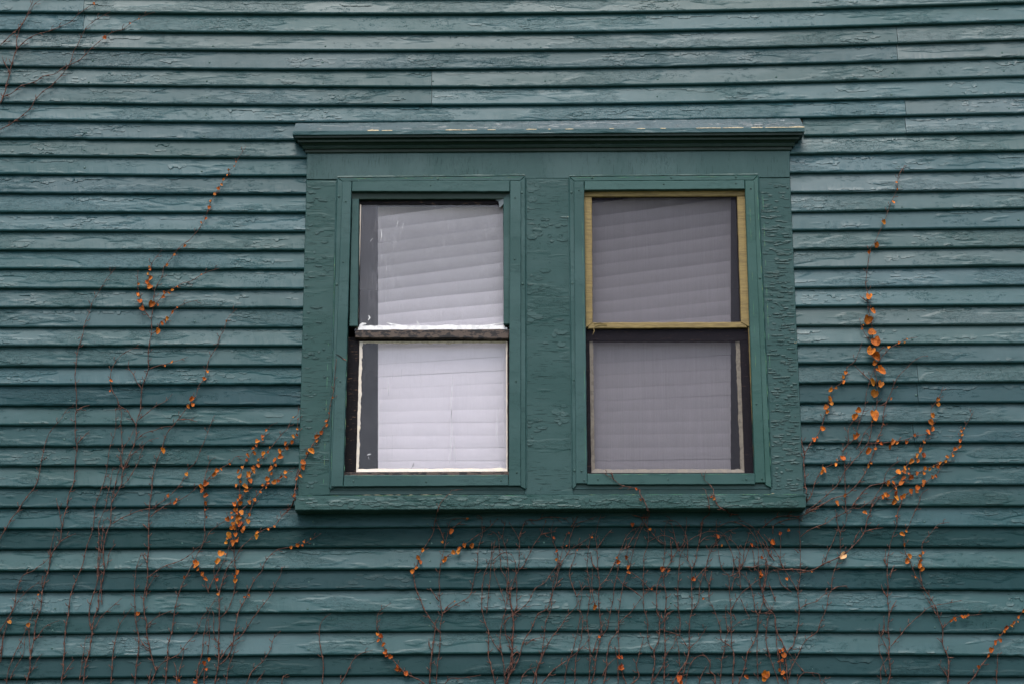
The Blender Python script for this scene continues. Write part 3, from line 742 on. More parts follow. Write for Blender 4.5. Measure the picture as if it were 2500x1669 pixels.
for pts, w in (([(1449, 801), (1451, 808), (1447, 817)], 2.0), ([(1452, 797), (1470, 792), (1482, 795)], 2.4), ([(1450, 790), (1466, 788), (1482, 793)], 2.0)):
    a, b = smear('s', pts, w, YD + .002, None, None, .002); k0 = len(V); V += a; F += [tuple(k0 + q for q in f) for f in b]
mesh('splinters', V, F, M_YEL, sf_)
pane([(1434, 470), (1812, 470), (1822, 800), (1438, 800)], 0.010, M_SCREEN, sf_, 'screen_mesh')
pane([(1430, 800), (1832, 800), (1848, 1162), (1434, 1162)], 0.006, M_SCREEN, sf_, 'screen_mesh')
us = board('upper_sash', [(1415, 455), (1835, 455), (1835, 480), (1415, 482)], -0.006, -0.03, M_BLACK, wr_)
board('stile', [(1418, 478), (1443, 478), (1445, 800), (1420, 800)], -0.006, -0.03, M_BLACK, us)
board('stile', [(1801, 478), (1835, 478), (1840, 800), (1812, 800)], -0.006, -0.03, M_BLACK, us)
board('meeting_rail', [(1420, 794), (1845, 793), (1845, 831), (1420, 831)], -0.004, -0.04, M_BLACK, us)
pane([(1438, 478), (1808, 478), (1818, 800), (1440, 800)], -0.014, M_GLASS_B, us)
ls = board('lower_sash', [(1418, 825), (1850, 825), (1850, 830.5), (1418, 831)], -0.022, -0.05, M_BLACK, wr_)
board('stile', [(1418, 830), (1439, 831), (1444, 1160), (1424, 1160)], -0.012, -0.05, M_BLACK, ls)
board('stile', [(1806, 831), (1852, 830), (1862, 1160), (1818, 1160)], -0.012, -0.05, M_BLACK, ls)
board('bottom_rail', [(1425, 1153), (1855, 1152.5), (1855, 1170), (1425, 1170)], -0.010, -0.05, M_BLACK, ls)
pane([(1432, 826), (1812, 826), (1824, 1158), (1436, 1158)], -0.026, M_GLASS_B, ls)
ragged('putty', (1438, 832), (1443, 1150), 10, 9, -0.022, 0.006, M_BEIGE, ls, (1, 0), rag=.5, seed=51)
ragged('putty', (1806.5, 832), (1818, 1150), 11, 10, -0.022, 0.006, M_BEIGE, ls, (-1, 0), rag=.5, seed=61)
ragged('putty', (1442, 1153.5), (1819, 1153), 9, 9, -0.022, 0.007, M_PUTTY, ls, (0, -1), n=200, rag=.6, seed=71)
screws(wr_, [(318, 540), (1040, 535), (1632, 528)], (1360, 290), 3.734, MD, .007)
screws(wr_, [(132, 672), (1850, 1450), (138, 1500)], (1360, 290), 3.734, MD, .007)
screws(wr_, [(1765, 635), (200, 652), (972, 597), (1630, 590)], (1360, 290), 3.734, FLD, .0046)
screws(wr_, [(212, 1170), (355, 1242), (965, 1242), (1645, 1240), (1735, 587), (235, 1248), (1785, 1237)], (1360, 820), 3.563, FLD, .005)
screws(wr_, [(145, 378), (152, 1165)], (1360, 820), 3.563, MD, .006)

# edges where the green coat has worn to an older, lighter one
M_LIME = plain('pale_green_worn_edge', (0.05, 0.15, 0.09), 0.7, 0.4, (50, 50, 50), 0.2, (0.16, 0.18, 0.07), (0.52, 0.64))
def wear(parent, runs, name='worn_edge', mat=M_LIME):
    V = []; F = []
    for (u0, v0, u1, v1, w, d, n_) in runs:
        for k in range(n_):
            t0 = (k + random.random() * .7) / n_; t1 = min(1, t0 + random.uniform(.25, .9) / n_)
            m_ = 5; b0 = len(V)
            for q in range(m_ + 1):
                t = t0 + (t1 - t0) * q / m_; u = u0 + (u1 - u0) * t; v = v0 + (v1 - v0) * t
                ww = 0.75 * w * math.sin(math.pi * (q + .3) / (m_ + .6)) * random.uniform(.5, 1.1)
                if abs(u1 - u0) > abs(v1 - v0): a, b = P(u, v - ww / 2, d), P(u, v + ww / 2, d)
                else: a, b = P(u - ww / 2, v, d), P(u + ww / 2, v, d)
                V += [a, b]
            for q in range(m_): F.append((b0 + 2 * q, b0 + 2 * q + 1, b0 + 2 * q + 3, b0 + 2 * q + 2))
    return mesh(name, V, F, mat, parent, kind='stuff')
wear(wr_, [(1849, 470, 1868, 830, 1.4, MD + .0016, 9), (1868, 830, 1882, 1150, 1.4, MD + .0016, 7), (1402, 434, 1840, 432, 1.3, MD + .0016, 7), (1421, 520, 1430, 1150, 1.0, FLD + .001, 8), (1830, 480, 1845, 900, 1.2, FLD + .001, 6), (1440, 1157, 1840, 1156, 1.2, FLD + .001, 8)])
wear(wl_, [(828, 437, 1270, 433, 1.5, MD + .0016, 8), (818, 560, 809, 1150, 1.1, MD + .0016, 7), (848, 830, 841, 1150, 1.3, FLD + .001, 6), (845, 1160, 1235, 1160, 1.3, FLD + .001, 7)])
wear(cas, [(802, 830, 790, 1180, 1.4, CD + .001, 9), (1862, 470, 1880, 900, 1.5, CD + .001, 9), (730, 1209, 1270, 1208, 1.4, SD + .0012, 10), (1400, 1206.5, 1950, 1205.5, 1.4, SD + .0012, 10)])
wear(cas, [(870, 1207, 1120, 1206, 1.6, CD - .002, 8), (1881, 1203, 1890, 1203, 3.0, CD + .002, 2), (1937, 836, 1945, 836, 4.0, CD + .002, 2), (1383, 528, 1388, 530, 2.5, CD + .002, 1)], 'bare_wood_slivers', M_BARE)
V, F = smear('s', [(819, 863), (829, 868), (838, 875), (846, 880)], 3.2, FLD + .0008, None, None, .0006)
mesh('split_crack', V, F, plain('dark_crack', (.01, .012, .012), .9, .1), wl_)
V, F = smear('s', [(836, 874), (842, 877), (846, 879.5)], 1.6, FLD + .0016, None, None, .0006)
mesh('raw_splinter', V, F, plain('reddish_raw_wood', (.25, .10, .06), .9, .1), wl_)

# beads of old caulk and paint where the trim meets the casing; the upper ones catch the light
for (par, a, b, w, sd_) in ((wl_, (824, 434.5), (1282, 430), 4.0, 1), (wr_, (1390, 432), (1850, 428), 3.6, 2)):
    ragged('caulk_bead', a, b, w, w, CD, 0.007, M_SILL, par, (0, -1), n=160, rag=1.2, seed=sd_ * 7)
for (par, a, b, sd_, dr) in ((wl_, (823, 440), (805, 1190), 3, -1), (wl_, (1283, 436), (1284, 1190), 4, 1), (wr_, (1389, 436), (1398, 1190), 5, -1), (wr_, (1851, 432), (1884, 1186), 6, 1)):
    ragged('caulk_bead', a, b, 2.6, 2.6, CD, 0.005, M_CASE_H, par, (dr, 0), n=200, rag=1.8, seed=sd_ * 9)

# ------------------------------------------------------------------ blinds hanging inside
def blind(u0, u1, label, seed, sl, open_=6):
    th = thing('window_blind', P((u0 + u1) / 2, 455, -0.08), label, 'blind', 'white slatted blinds behind the glass')
    rnd = random.Random(seed)
    D = -0.075
    for k in range(-1, 25):
        vc = 1166 - 30.5 * k + rnd.uniform(-1.6, 1.6)
        s = sl(k) + rnd.uniform(-.003, .003); sag = rnd.uniform(-.003, .003)
        a = P(u0, vc - s * (u0 - (u0 + u1) / 2), D); b = P(u1, vc - s * (u1 - (u0 + u1) / 2), D)
        if max(a.z, b.z) > zt + 0.05 - .02: break
        V = []; F = []; n = 10; tl = rnd.uniform(-.06, .06)
        ph = math.radians(88.3 if k < 11 else min(85 + (k - 10) * open_, 128)) + tl * .5; Wd = 0.079; curve = 0.0022
        for i in range(n + 1):
            t = i / n; x = a.x + (b.x - a.x) * t; z0_ = a.z + (b.z - a.z) * t + sag * math.sin(math.pi * t * 1.6)
            for q in range(5):
                w = q / 4 - 0.5
                y = D_y = -D - w * -1 * 0   # keep plane
                yy = -(D) + (-(w) * Wd * math.cos(ph)) * -1 - curve * (1 - 4 * w * w)
                zz = z0_ + w * Wd * math.sin(ph)
                V.append((x, yy, zz))
        for i in range(n):
            for q in range(4): F.append((i * 5 + q, (i + 1) * 5 + q, (i + 1) * 5 + q + 1, i * 5 + q + 1))
        mesh('slat', V, F, M_BLIND, th, smooth=True)
    return th
def slope(k):
    if k < 3: return 0.006
    if k < 11: return 0.006 + 0.008 * (k - 3)
    return min(0.07 + 0.013 * (k - 11), 0.13)
blind(923, 1262, 'white slatted blind hanging behind the left window glass, its slats tilted up to the right', 3, slope)
blind(1415, 1784, 'dim greyish slatted blind behind the screened right window', 8, slope, 2.6)

# ------------------------------------------------------------------ climbing vines
TILES = {'A': (0, 0, 3.647), 'B': (620, 0, 3.647), 'D': (1860, 0, 3.647), 'E': (0, 410, 3.647), 'F': (1860, 410, 3.647), 'G': (0, 820, 3.647),
         'H': (1860, 820, 3.647), 'I': (0, 1239, 3.647), 'J': (620, 1239, 3.647), 'K': (1240, 1239, 3.647), 'L': (1860, 1239, 3.647),
         'M': (700, 820, 3.563), 'N': (1360, 820, 3.563), 'Q': (540, 960, 5.2267)}
def parse(s):
    """'E 10,20 30,40 G 5,6' -> list of photo pixels"""
    out = []; t = None
    for w in s.split():
        if w in TILES: t = TILES[w]
        else:
            a = [float(q) for q in w.split(',')]
            out.append((t[0] + a[0] / t[2], t[1] + a[1] / t[2]) + ((a[2] / t[2],) if len(a) > 2 else ()))
    return out

VINES = []
def vine(label, stems, r=1.0): VINES.append([label, [parse(s) for s in stems], r, []])

vine('long thin vine crossing the boards at the top left corner, almost leafless', [
 'A 0,925 30,860 75,690 100,600 145,440 150,350 185,240 240,150 260,85 295,0 310,-60', 'A 0,410 90,320 185,235 240,140 300,50 360,0 400,-50',
 'A 145,445 215,375 290,325 400,290 500,255 620,200 700,125 830,30 870,0 920,-40', 'A 30,860 100,835 180,770 310,730 390,680 490,660 570,600 640,570 720,530 800,445 870,385 930,340 1010,285 1090,265 1170,205 1240,170 1310,130 1380,110',
 'A 80,640 40,560 20,500', 'A -80,1190 0,1155 80,1115 200,1030 275,960 310,890 380,820 460,765 540,675 610,590 650,480 700,380 760,260 840,190 960,120 985,100', 'A -60,1050 0,925', 'A -60,480 0,410'], 1.35)
vine('tall branching vine left of the windows, its upper tip beaded with orange leaves', [
 'I 740,1568 760,1400 790,1300 815,1150 825,1050 840,970 870,900 880,790 905,680 925,560 918,380 925,320 955,210 985,130 990,0 G 1000,1460 1075,1330 1095,1190 1160,1040 1210,910 1212,790 1230,720 1255,620 1265,460 1300,360 1320,290 1318,200 1325,90 1345,10 E 1350,1480 1350,1350 1360,1250 1370,1150 1380,1080 1440,970 1465,880 1520,810 1600,705 1700,630 1790,520 1835,440 1860,350 1880,295 1910,240 1945,190 1975,150 1990,105 2030,65 2050,10 A 2030,1520 2085,1480 2130,1400 2190,1300',
 'E 1370,1090 1335,1055 1310,1015 1335,980 1318,940 1340,900 1350,850 1400,790 1440,730', 'E 1345,1350 1290,1270 1265,1200 1235,1110 1225,1000 1228,915',
 'E 1360,1250 1395,1205 1440,1150 1475,1110 1570,1060 1630,1025 1700,1010 1790,955 1870,920 1950,895', 'E 1350,1480 1400,1440 1435,1375 1495,1335 1540,1280 1590,1235 1660,1205 1760,1175',
 'G 1320,300 1400,265 1470,250 1560,225 1670,185', 'G 1260,465 1215,400 1190,340 1145,280 1150,210',
 'G 1212,790 1165,720 1130,655 1070,620 1040,550 1000,490 990,440 980,370 1000,280 1060,190 1180,110 1250,110', 'G 1095,1190 1070,1080 1085,1010 1085,900 1075,780 1080,670 1045,600',
 'G 1235,745 1300,690 1390,620 1470,580 1535,510', 'G 1000,1440 1030,1300 1080,1100 1100,1000 1160,900 1195,815', 'G 1210,925 1290,860 1380,835 1450,810 1530,800',
 'G 1100,1190 1150,1100 1190,1040 1270,980 1320,930 1410,905', 'G 1075,1330 1130,1290 1215,1150 1250,1060 1280,970',
 'I 990,140 1120,70 1250,20 1370,0 G 1350,1530 1500,1430 1600,1320 1680,1180 1740,1120 1780,1020 1825,920 1870,800 1910,700',
 'I 940,540 960,480 970,400 1030,320', 'I 840,1080 900,970 1010,870 1085,800', 'I 705,1530 730,1400 740,1300 770,1130'])
vine('bare winding vine rising nearly straight at far left with a forked foot', [
 'I 235,1568 265,1430 272,1300 300,1180 315,1030 365,870 385,700 430,560 460,410 530,300 550,170 590,0 G 595,1540 615,1400 660,1290 670,1130 685,1000 675,920 670,780 680,640 680,500 668,360 680,240 700,100 735,0 E 710,1568 735,1490 750,1400 800,1270 830,1180 890,1090 940,1000 990,940 1030,890',
 'G 680,665 740,630 800,612', 'G 690,955 740,895 800,840', 'I 530,300 600,260 675,225', 'I 440,470 455,350 485,210', 'I 380,710 370,680 380,600', 'I 272,1300 262,1200 260,1040', 'I 310,1180 360,1110 410,1050 525,1000',
 'I 245,1480 290,1440 330,1350 380,1300', 'I 550,150 530,60 520,0 G 510,1500 500,1440'])
vine('slender vine between the tall branching vine and the leaf cluster, a few orange leaves midway', [
 'I 1345,1568 1385,1450 1360,1370 1330,1230 1305,1120 1305,1040 1280,870 1290,750 1315,620 1310,500 1322,350 1325,150 1330,0 G 1325,1510 1350,1400 1360,1250 1400,1100 1440,1000 1480,880 1545,790 1650,655 1740,530 1770,440 1815,380 1840,280 1870,190 1930,100 1960,0 E 1930,1568 1960,1500 2000,1430 2015,1370 2050,1310 2110,1255',
 'G 1580,745 1680,740 1760,760', 'I 1310,630 1380,570 1480,510 1620,460 1740,370 1820,300 1870,210 1960,140 2020,100 2060,40', 'I 1300,800 1320,700 1400,580', 'I 1305,1045 1380,980 1450,940 1540,910',
 'I 1330,1250 1290,1230 1230,1140', 'I 1385,1450 1460,1370 1590,1300 1650,1220 1740,1120 1800,980 1870,880 1950,770', 'I 1310,495 1265,400', 'I 1325,330 1350,325', 'I 1320,190 1270,140', 'I 1320,1568 1350,1430', 'I 1340,80 1420,0'])
vine('bare vine curving to the left edge of the photo below the middle', [
 'I -60,340 0,270 30,220 80,130 180,0 G 160,1568 180,1520 240,1430 310,1340 350,1220 375,1080 410,930 460,830 540,740 600,650 660,630'])
vine('leafless single vine just left of the twisted double stem', [
 'I 545,1568 560,1450 570,1280 580,1110 605,970 615,860 640,750 680,640 740,490 765,370 825,190 845,0 G 850,1500 900,1370 940,1230 960,1100 985,970 1020,860 1035,720 1030,640', 'I 560,1490 600,1430 660,1345'])
vine('thin vine twisted round the tall branching vine near the lower left', [
 'I 815,1090 795,1000 800,870 860,680 870,540 880,300 880,140 940,0 G 945,1500 965,1380 990,1250 1010,1160', 'I 870,640 905,300 925,100', 'I 905,860 900,700 880,560'])
vine('low tangle of thin vines in the bottom left corner with two small brown leaves', [
 'I -50,1150 0,1090 60,1000 130,870 150,730 200,610 310,545 430,450 480,380 530,300', 'I 0,1380 30,1180 70,1000 160,830 240,740 360,650', 'I 55,1568 80,1430 130,1300 200,1160 240,1060 285,960 300,880 340,770', 'I 90,1530 130,1430 205,1300 225,1140', 'I 0,1300 20,1200 40,1100'])
vine('thin vine starting at the lower left with a hooked lone tip', ['I 990,1568 1000,1400 1010,1260 1045,1090 1100,980 1175,890'])
vine('straight thin vine with one small orange leaf, right of the hooked vine', ['I 1200,1568 1220,1350 1235,1170 1215,1050 1200,900 1200,700 1220,520 1265,395'])
vine('vine with a knot of round orange leaves left of the largest leaf cluster', [
 'I 1475,1568 1480,1460 1490,1340 1500,1200 1540,1050 1560,880 1600,740 1640,640 1690,540 1735,480 1750,420 1800,330 1825,230 1820,180 1825,0 G 1818,1568 1820,1460 1820,1300',
 'G 1390,1568 1480,1500 1590,1460 1690,1400 1770,1320', 'G 1810,1330 1820,1280 1850,1160 1880,1095 1920,1080', 'G 1840,1290 1880,1240 1960,1180 2040,1130 2100,1070 2180,1070', 'I 1750,520 1800,600 1830,640 1840,700 1860,760'])
vine('leafiest vine, dense orange leaves climbing to the left side of the casing', [
 'I 1910,1568 1950,1370 1945,1180 1955,1000 1950,790 1970,680 2020,540 2090,450 2150,350 2260,250 2330,205 J 90,190 180,160 250,80 330,0 Q 760,1568 880,1450',
 'I 1960,980 2030,900 2085,740 2100,560 2090,500 2085,330 2105,190 2110,60 Q 180,1500 230,1400 232,1180 240,1050 270,950 325,850 400,750 460,640 520,580 580,470 640,395 720,370',
 'Q 230,1400 320,1220 345,1120 400,1000 430,930 520,800 600,730 660,660 740,550 850,440 900,330 970,270 990,150',
 'I 2115,200 2180,110 Q 340,1568 400,1420 460,1290 540,1180 600,1080 650,970 700,850 760,760 830,670 900,600 950,540 975,440 980,300',
 'Q 150,1568 300,1450 420,1340 530,1200 620,1160 680,1110 770,1060 830,1000 880,960 950,940',
 'I 1855,740 1870,690 1930,580 2000,460 2040,340 2060,250', 'I 1950,750 1920,680 1905,560 1915,500', 'I 1950,1340 1940,1200 1905,1140 1900,960 1870,880', 'I 1980,660 2010,610 2045,595'])
vine("vine with small orange leaves near its bent tip, under the sill's left end", [
 'I 1945,1400 2000,1360 2060,1260 2085,1130 2120,940 2190,800 2220,730 2270,630 2334,560 J 100,470 200,375 310,350 420,325 520,275 595,225', 'I 2175,790 2195,800'])
vine('bare vine slanting right below the small-leaved bent vine', ['I 1960,1350 2050,1220 2150,1130 2240,1000 2334,870 J 140,790 185,690 235,600 250,520', 'I 2015,1568 2030,1430 2060,1340 2110,1200 2180,1180'])
vine('short bare vine at the bottom, left of the S-shaped bare vine', ['I 2100,1700 2190,1568 2250,1450 2334,1370 J 80,1360 150,1250 175,1160 240,1095', 'J 20,1560 60,1500 100,1440'])
vine('narrow tangle of stems rising beside the rusty brown leaves at the bottom left', [
 'I 1750,1568 1760,1440 1800,1290 1820,1100 1870,900', 'I 1850,1300 1865,1140 1855,1000', 'I 1575,1568 1570,1450 1545,1370', 'I 1575,1540 1600,1450 1640,1250', 'I 1750,1540 1800,1450 1850,1380', 'I 1820,1568 1825,1400'])
vine('S-shaped bare vine alone on the boards at the bottom', ['J 605,1568 620,1400 595,1250 580,1110 610,1000 680,940', 'J 250,1568 260,1500 310,1480'])
vine('short bare vine leaning right, left of the leafy drooping vine', ['J 760,1600 770,1568 830,1460 880,1360 950,1295 1060,1265'])
vine('vine with orange leaves in a falling diagonal row at the bottom, left of centre', ['J 1580,1600 1520,1568 1470,1530 1350,1470 1280,1400 1210,1320 1170,1260 1130,1170 1105,1090 1095,1050 1110,930 1220,845'])
vine('forked vine under the left window with orange leaves on both of its arms', [
 'J 1565,1568 1580,1330 1600,1180 1615,1060 1580,1000 1520,910 1490,830 1450,740 1425,640 1430,560 1460,480 1490,400 1530,330 1590,230 1615,110 1645,0 M 1310,1530 1340,1440 1440,1350 1530,1330',
 'J 1615,115 1670,220 1695,290', 'J 1625,1568 1630,1420 1655,1250 1660,1050 1675,940 1655,800 1650,620 1660,500 1690,380 1720,250 1740,140 1780,95 1890,95', 'J 1675,470 1740,410 1830,370 1920,290 2000,235 2100,170 2170,90',
 'J 1680,940 1780,870 1850,830 1925,770 1960,620 1990,500 1995,370 2030,240 2030,90 1990,60', 'J 1680,940 1730,870 1785,828', 'J 1650,830 1570,710', 'J 1650,1100 1610,1040 1650,960', 'J 1590,1270 1560,1230 1560,1160', 'J 1700,1568 1750,1515 1850,1515 2020,1485', 'J 1760,190 1850,110'])
vine('bare vines under the left window right of the forked vine, crossing like a ladder', [
 'J 2150,1568 2110,1400 2085,1300 2090,1120 2070,1050 2030,900 2040,640 2080,520 2115,420 2115,290', 'J 2070,940 2095,700 2110,500 2140,310', 'J 2235,1568 2225,1400 2200,1280 2195,1120 2215,1000 2240,880 2210,760 2150,600 2130,480', 'J 2250,860 2250,640 2200,540 2190,400 2170,250 2100,200', 'J 2200,1290 2150,1220 2095,1120', 'J 2130,470 2190,410 2250,395'])
vine('bare vine with forked crown below the mullion, left of the dense tangle', [
 'J 2260,1568 2265,1500 2290,1350 2295,1260 2310,1100 2305,950 2285,860 2270,700 2265,560 2250,400 2215,250 2240,110', 'J 2220,1040 2270,980 2334,940 2380,945', 'J 2270,1440 2300,1380 2345,1310', 'J 2290,1260 2240,1120 2235,1000'])
vine('vine below the mullion whose stems arch together near its top', [
 'K -20,1568 10,1500 40,1380 35,1180 45,1080 40,940 20,800 35,700 70,600 95,545 100,400 95,270 10,120', 'K 95,270 160,115 250,110 340,80 480,85 545,130', 'K 40,945 75,870 80,720 70,590 65,480 30,410 0,400', 'K 95,545 140,510 210,370 250,300 300,220 340,100',
 'K 295,235 430,205', 'K 35,1380 0,1420 -30,1500', 'K -50,1130 0,1140 35,1190', 'K 30,1330 60,1290 100,1275'])
vine('slanting vine rising from the bottom to three small orange leaves below the mullion', [
 'K -10,1568 10,1500 90,1360 110,1280 145,1180 210,1080 265,950 350,890 390,770 430,660 455,540 530,410 590,350 700,280 770,220', 'K 45,945 120,895 190,820 245,720 330,660 400,560 440,500 440,400 405,300 385,200 410,120', 'K 150,1220 220,1170 310,1155'])
vine('bare vine pair crossing each other below the left edge of the right window', [
 'K 220,1568 280,1380 370,1190 450,1080 530,960 610,870 615,790 665,720 700,680', 'K 255,1568 255,1480 300,1300 320,1160 340,1010 380,910 395,760 410,640 450,530 490,340 530,220', 'K 615,790 570,680 545,580 590,440 615,370 700,370', 'K 440,520 540,390 550,280 600,150 700,110 800,70', 'K 430,680 490,620', 'K 520,240 545,210', 'K 560,170 620,70'])
vine('thin vine running up to the right across the bottom boards, below the bright single leaf', [
 'K 300,1568 400,1450 530,1350 640,1260 710,1180 750,1110', 'K 500,1568 530,1390 590,1220 635,1010 640,900 620,780', 'K 595,1568 605,1350 650,1180 665,980 640,900 660,740 630,640', 'K 110,1568 130,1500 180,1440 250,1415'])
vine('vine holding the one bright ragged yellow-orange leaf below the right window', [
 'K 740,1568 775,1450 780,1350 805,1240 830,1100 815,900 805,740 820,690 800,550 790,350 785,230 830,60', 'K 720,1568 730,1300 705,1010 720,880 735,740 710,620 710,450 730,280 760,210', 'K 780,880 750,740 755,540', 'K 795,355 860,260 925,190', 'K 735,390 760,510 800,550',
 'K 815,690 870,640 920,550 970,450 1060,250 1150,170', 'K 815,1150 880,1080 905,950 935,820 950,680 970,600 990,480 980,430 1050,330 1050,230', 'K 775,1360 740,1310', 'K 820,1080 860,1010', 'K 755,1290 790,1180 815,1130'])
vine('vine with rusty curled leaves hanging low and others high below the right window', [
 'K 850,1568 880,1400 885,1280 920,1170 985,1090 990,1020 1090,930 1190,800 1270,720', 'K 990,1310 985,1200 985,1000 1000,830 1030,660 1070,560 1100,460 1150,270 1220,120 1250,0', 'K 1190,790 1100,720 1030,680 960,600', 'K 1090,560 1200,650 1260,720 1320,750', 'K 1055,1568 1020,1470 1010,1370', 'K 980,1568 980,1400 965,1300 945,1220', 'K 840,1500 880,1410 960,1330', 'K 1270,715 1315,680', 'K 1080,500 1060,420 1090,300 1200,120'])
vine('short hooked vine beside the low rusty leaves at the bottom', ['K 1080,1580 1100,1568 1165,1500 1145,1400 1180,1260 1210,1140'])
vine('Y-shaped bare vine below the middle of the right window', [
 'K 1280,1568 1305,1380 1305,1270 1340,1180 1350,980 1330,920 1325,750 1340,660 1370,590 1390,460 1400,330 1395,200 1420,120', 'K 1305,1270 1255,1200 1240,1000 1205,860 1205,700 1210,550 1215,430 1250,290 1240,150 1250,40', 'K 1250,300 1330,255 1400,245 1490,290 1530,390', 'K 1180,80 1260,190 1340,290 1395,320'])
vine('vine leaning right below the right window with a curled brown leaf at its bend', [
 'K 1390,1568 1395,1380 1400,1200 1395,1000 1410,800 1385,600 1460,460 1510,380 1570,300 1590,80', 'K 1290,1550 1380,1400 1420,1290 1480,1210 1500,1080', 'K 1400,990 1420,940 1480,910', 'K 1400,1010 1370,970 1370,930', 'K 1455,130 1480,240 1510,370', 'K 1445,270 1460,400 1450,470', 'K 1350,1075 1530,1140 1600,1250', 'K 1530,1410 1520,1250 1500,1150'])
vine('thick forked vine rising over a large rusty leaf at the bottom, right of centre', [
 'K 1440,1600 1460,1568 1530,1450 1600,1330 1615,1160 1620,1000 1640,900 1635,700 1635,545 1600,460 1545,430', 'K 1530,1140 1530,1000 1515,850 1515,690 1525,480 1550,390 1600,300 1700,240 1790,205 1880,210', 'K 1635,545 1680,440 1700,320 1780,250 1860,260', 'K 1640,905 1695,840 1710,680 1765,530 1800,360 1860,300',
 'K 1600,470 1600,330 1570,210 1490,115 1380,120', 'K 1650,660 1720,570 1770,520', 'K 1600,1350 1620,1250 1700,1170 1770,1055', 'K 1545,1550 1570,1430 1610,1300', 'K 1700,320 1720,200 1720,120', 'K 1720,200 1740,100 1800,50'])
vine('looping dead stem curling at the bottom right of centre', ['K 1850,1600 1845,1568 1840,1490 1800,1450 1800,1380 1740,1310 1650,1350 1600,1460 1580,1568', 'K 1700,1568 1720,1500 1765,1405'])
vine('densest arching tangle of bare stems under the right end of the sill', [
 'K 2000,1568 2010,1330 1990,1240 1900,1170 1890,1060 1850,940 1800,840 1740,805', 'K 1990,1240 1985,910 1970,750 1970,610 1910,550 1880,420 1860,300 1855,150 1855,100', 'K 1985,910 2030,830 2080,760 2170,680 2290,600 2334,570 L 100,555 190,548',
 'K 1990,740 2010,650 2070,550 2090,480 2110,350 2150,210', 'K 2170,190 2010,120 1930,140 1860,170', 'K 1790,830 1790,680 1760,600 1780,460 1840,330 1940,220 2050,175', 'K 2000,600 2010,460 1960,320 1900,220 1780,210', 'K 1900,1360 1930,1270 1960,1110 2070,1010 2150,985',
 'K 1970,610 2070,550 2160,320', 'K 1890,1568 1900,1360 1850,1340', 'K 1790,690 1810,600 1815,560', 'K 1960,1110 1940,960 1945,860', 'K 2070,720 2065,560 2050,360 1930,240', 'K 2000,460 2060,560 2150,670 2190,820 2200,900 2230,960', 'K 2060,780 2110,900 2150,980', 'K 2030,1000 2010,940', 'K 2010,120 2100,120 2200,190 2290,300 2334,430'])
vine('vine crossing the boards below the right end of the sill and passing rusty leaves', [
 'K 2050,1568 2100,1450 2130,1300 2210,1150 2230,1000 2250,900 2280,800 2250,690 2230,560 2230,400 2210,280 2150,180', 'K 2230,1540 2220,1300 2220,1110 2230,960', 'K 2340,1320 2300,1180 2315,980', 'K 2280,800 2334,910 L 20,935 90,940', 'K 2280,720 2310,560 2300,460 2200,200', 'K 2100,520 2190,525 2260,505 2334,510 L 120,525 200,550', 'K 2200,560 2190,430 2165,320'])
vine('thickest woody vine, under the right corner of the sill, with a pale curled leaf', [
 'L 190,548 310,545 430,560 560,490 700,430 830,320 910,210 940,100 975,10 H 960,1568 1010,1420 1080,1320 1100,1230 1150,1160 1235,1100', 'L 910,210 1000,185 1080,175', 'L 820,310 840,250 870,200', 'L 345,575 400,565 440,560'], 1.2)
vine('vine with the largest orange leaves, climbing right of the casing from the sill corner', [
 'L 235,1568 215,1380 225,1280 280,1220 290,1170 320,1080 330,900 325,740 340,600 340,400 335,200 330,85', 'L 0,180 120,85 250,70 340,72 450,20 510,0 H 385,1568 500,1480 600,1390 665,1330 735,1210 790,1140 870,1050 940,950 965,880 975,790 1000,680 1025,600 1025,420 1010,330 1000,230 1010,100 F 985,1500 980,1400 955,1290 945,1190 940,1110 925,1020 945,870 970,720 1010,650 1040,580 1080,500 1120,390 1165,280 1200,190 1215,80 1250,10 D 1215,1568 1280,1470',
 'L 100,230 110,150 200,110 330,85', 'F 960,1540 900,1440 870,1340', 'F 940,1190 870,1140', 'H 1030,240 1090,160 1140,110 1220,60 1290,30 1385,12', 'H 965,390 900,335 830,260', 'H 745,1568 740,1230 735,1130 720,1040 760,970 830,900 865,770 910,650 930,520 960,400 1000,280',
 'H 940,950 1040,950 1160,940 1280,920 1380,885 1480,865 1510,800 1510,700 1515,640 1570,560 1615,450', 'H 840,1010 880,940 920,850 980,780', 'H 710,1030 770,940 770,830 820,740 850,660', 'L 345,255 430,190 580,130 650,80 740,40 800,0 H 870,1530 950,1480 1050,1420 1110,1400', 'L 325,400 290,360', 'H 1030,150 1090,90'])
vine('vine climbing close along the right edge of the casing with a bent upper arm', [
 'H 400,1480 380,1250 380,1060 440,950 490,890 530,810 555,720 580,640 610,520 650,460 725,400 745,330 760,280 820,230 860,150 895,55', 'H 400,1470 440,1420 470,1310 520,1210 560,1170 650,1130 720,1080 735,1060', 'H 380,1060 360,960 357,900'])
vine('vine with a sparse long arm reaching up right of the big-leaved vine', [
 'H 400,1568 640,1440 760,1400 900,1250 950,1140 1000,1030 1020,930 1075,800 1090,640 1150,500 1200,380 1310,260 1410,185 1480,175', 'H 1115,580 1080,610 1030,620', 'L 240,1520 260,1430 310,1330 380,1190 490,1100 530,1000 580,880 590,780 620,730 625,630 650,550 680,460 700,400 700,230 750,120 755,0 H 745,1568', 'L 655,10 680,170 700,235', 'L 680,170 640,280 590,390 560,480', 'L 620,735 540,780 490,830 390,860 330,900', 'L 620,730 680,700 760,690'])
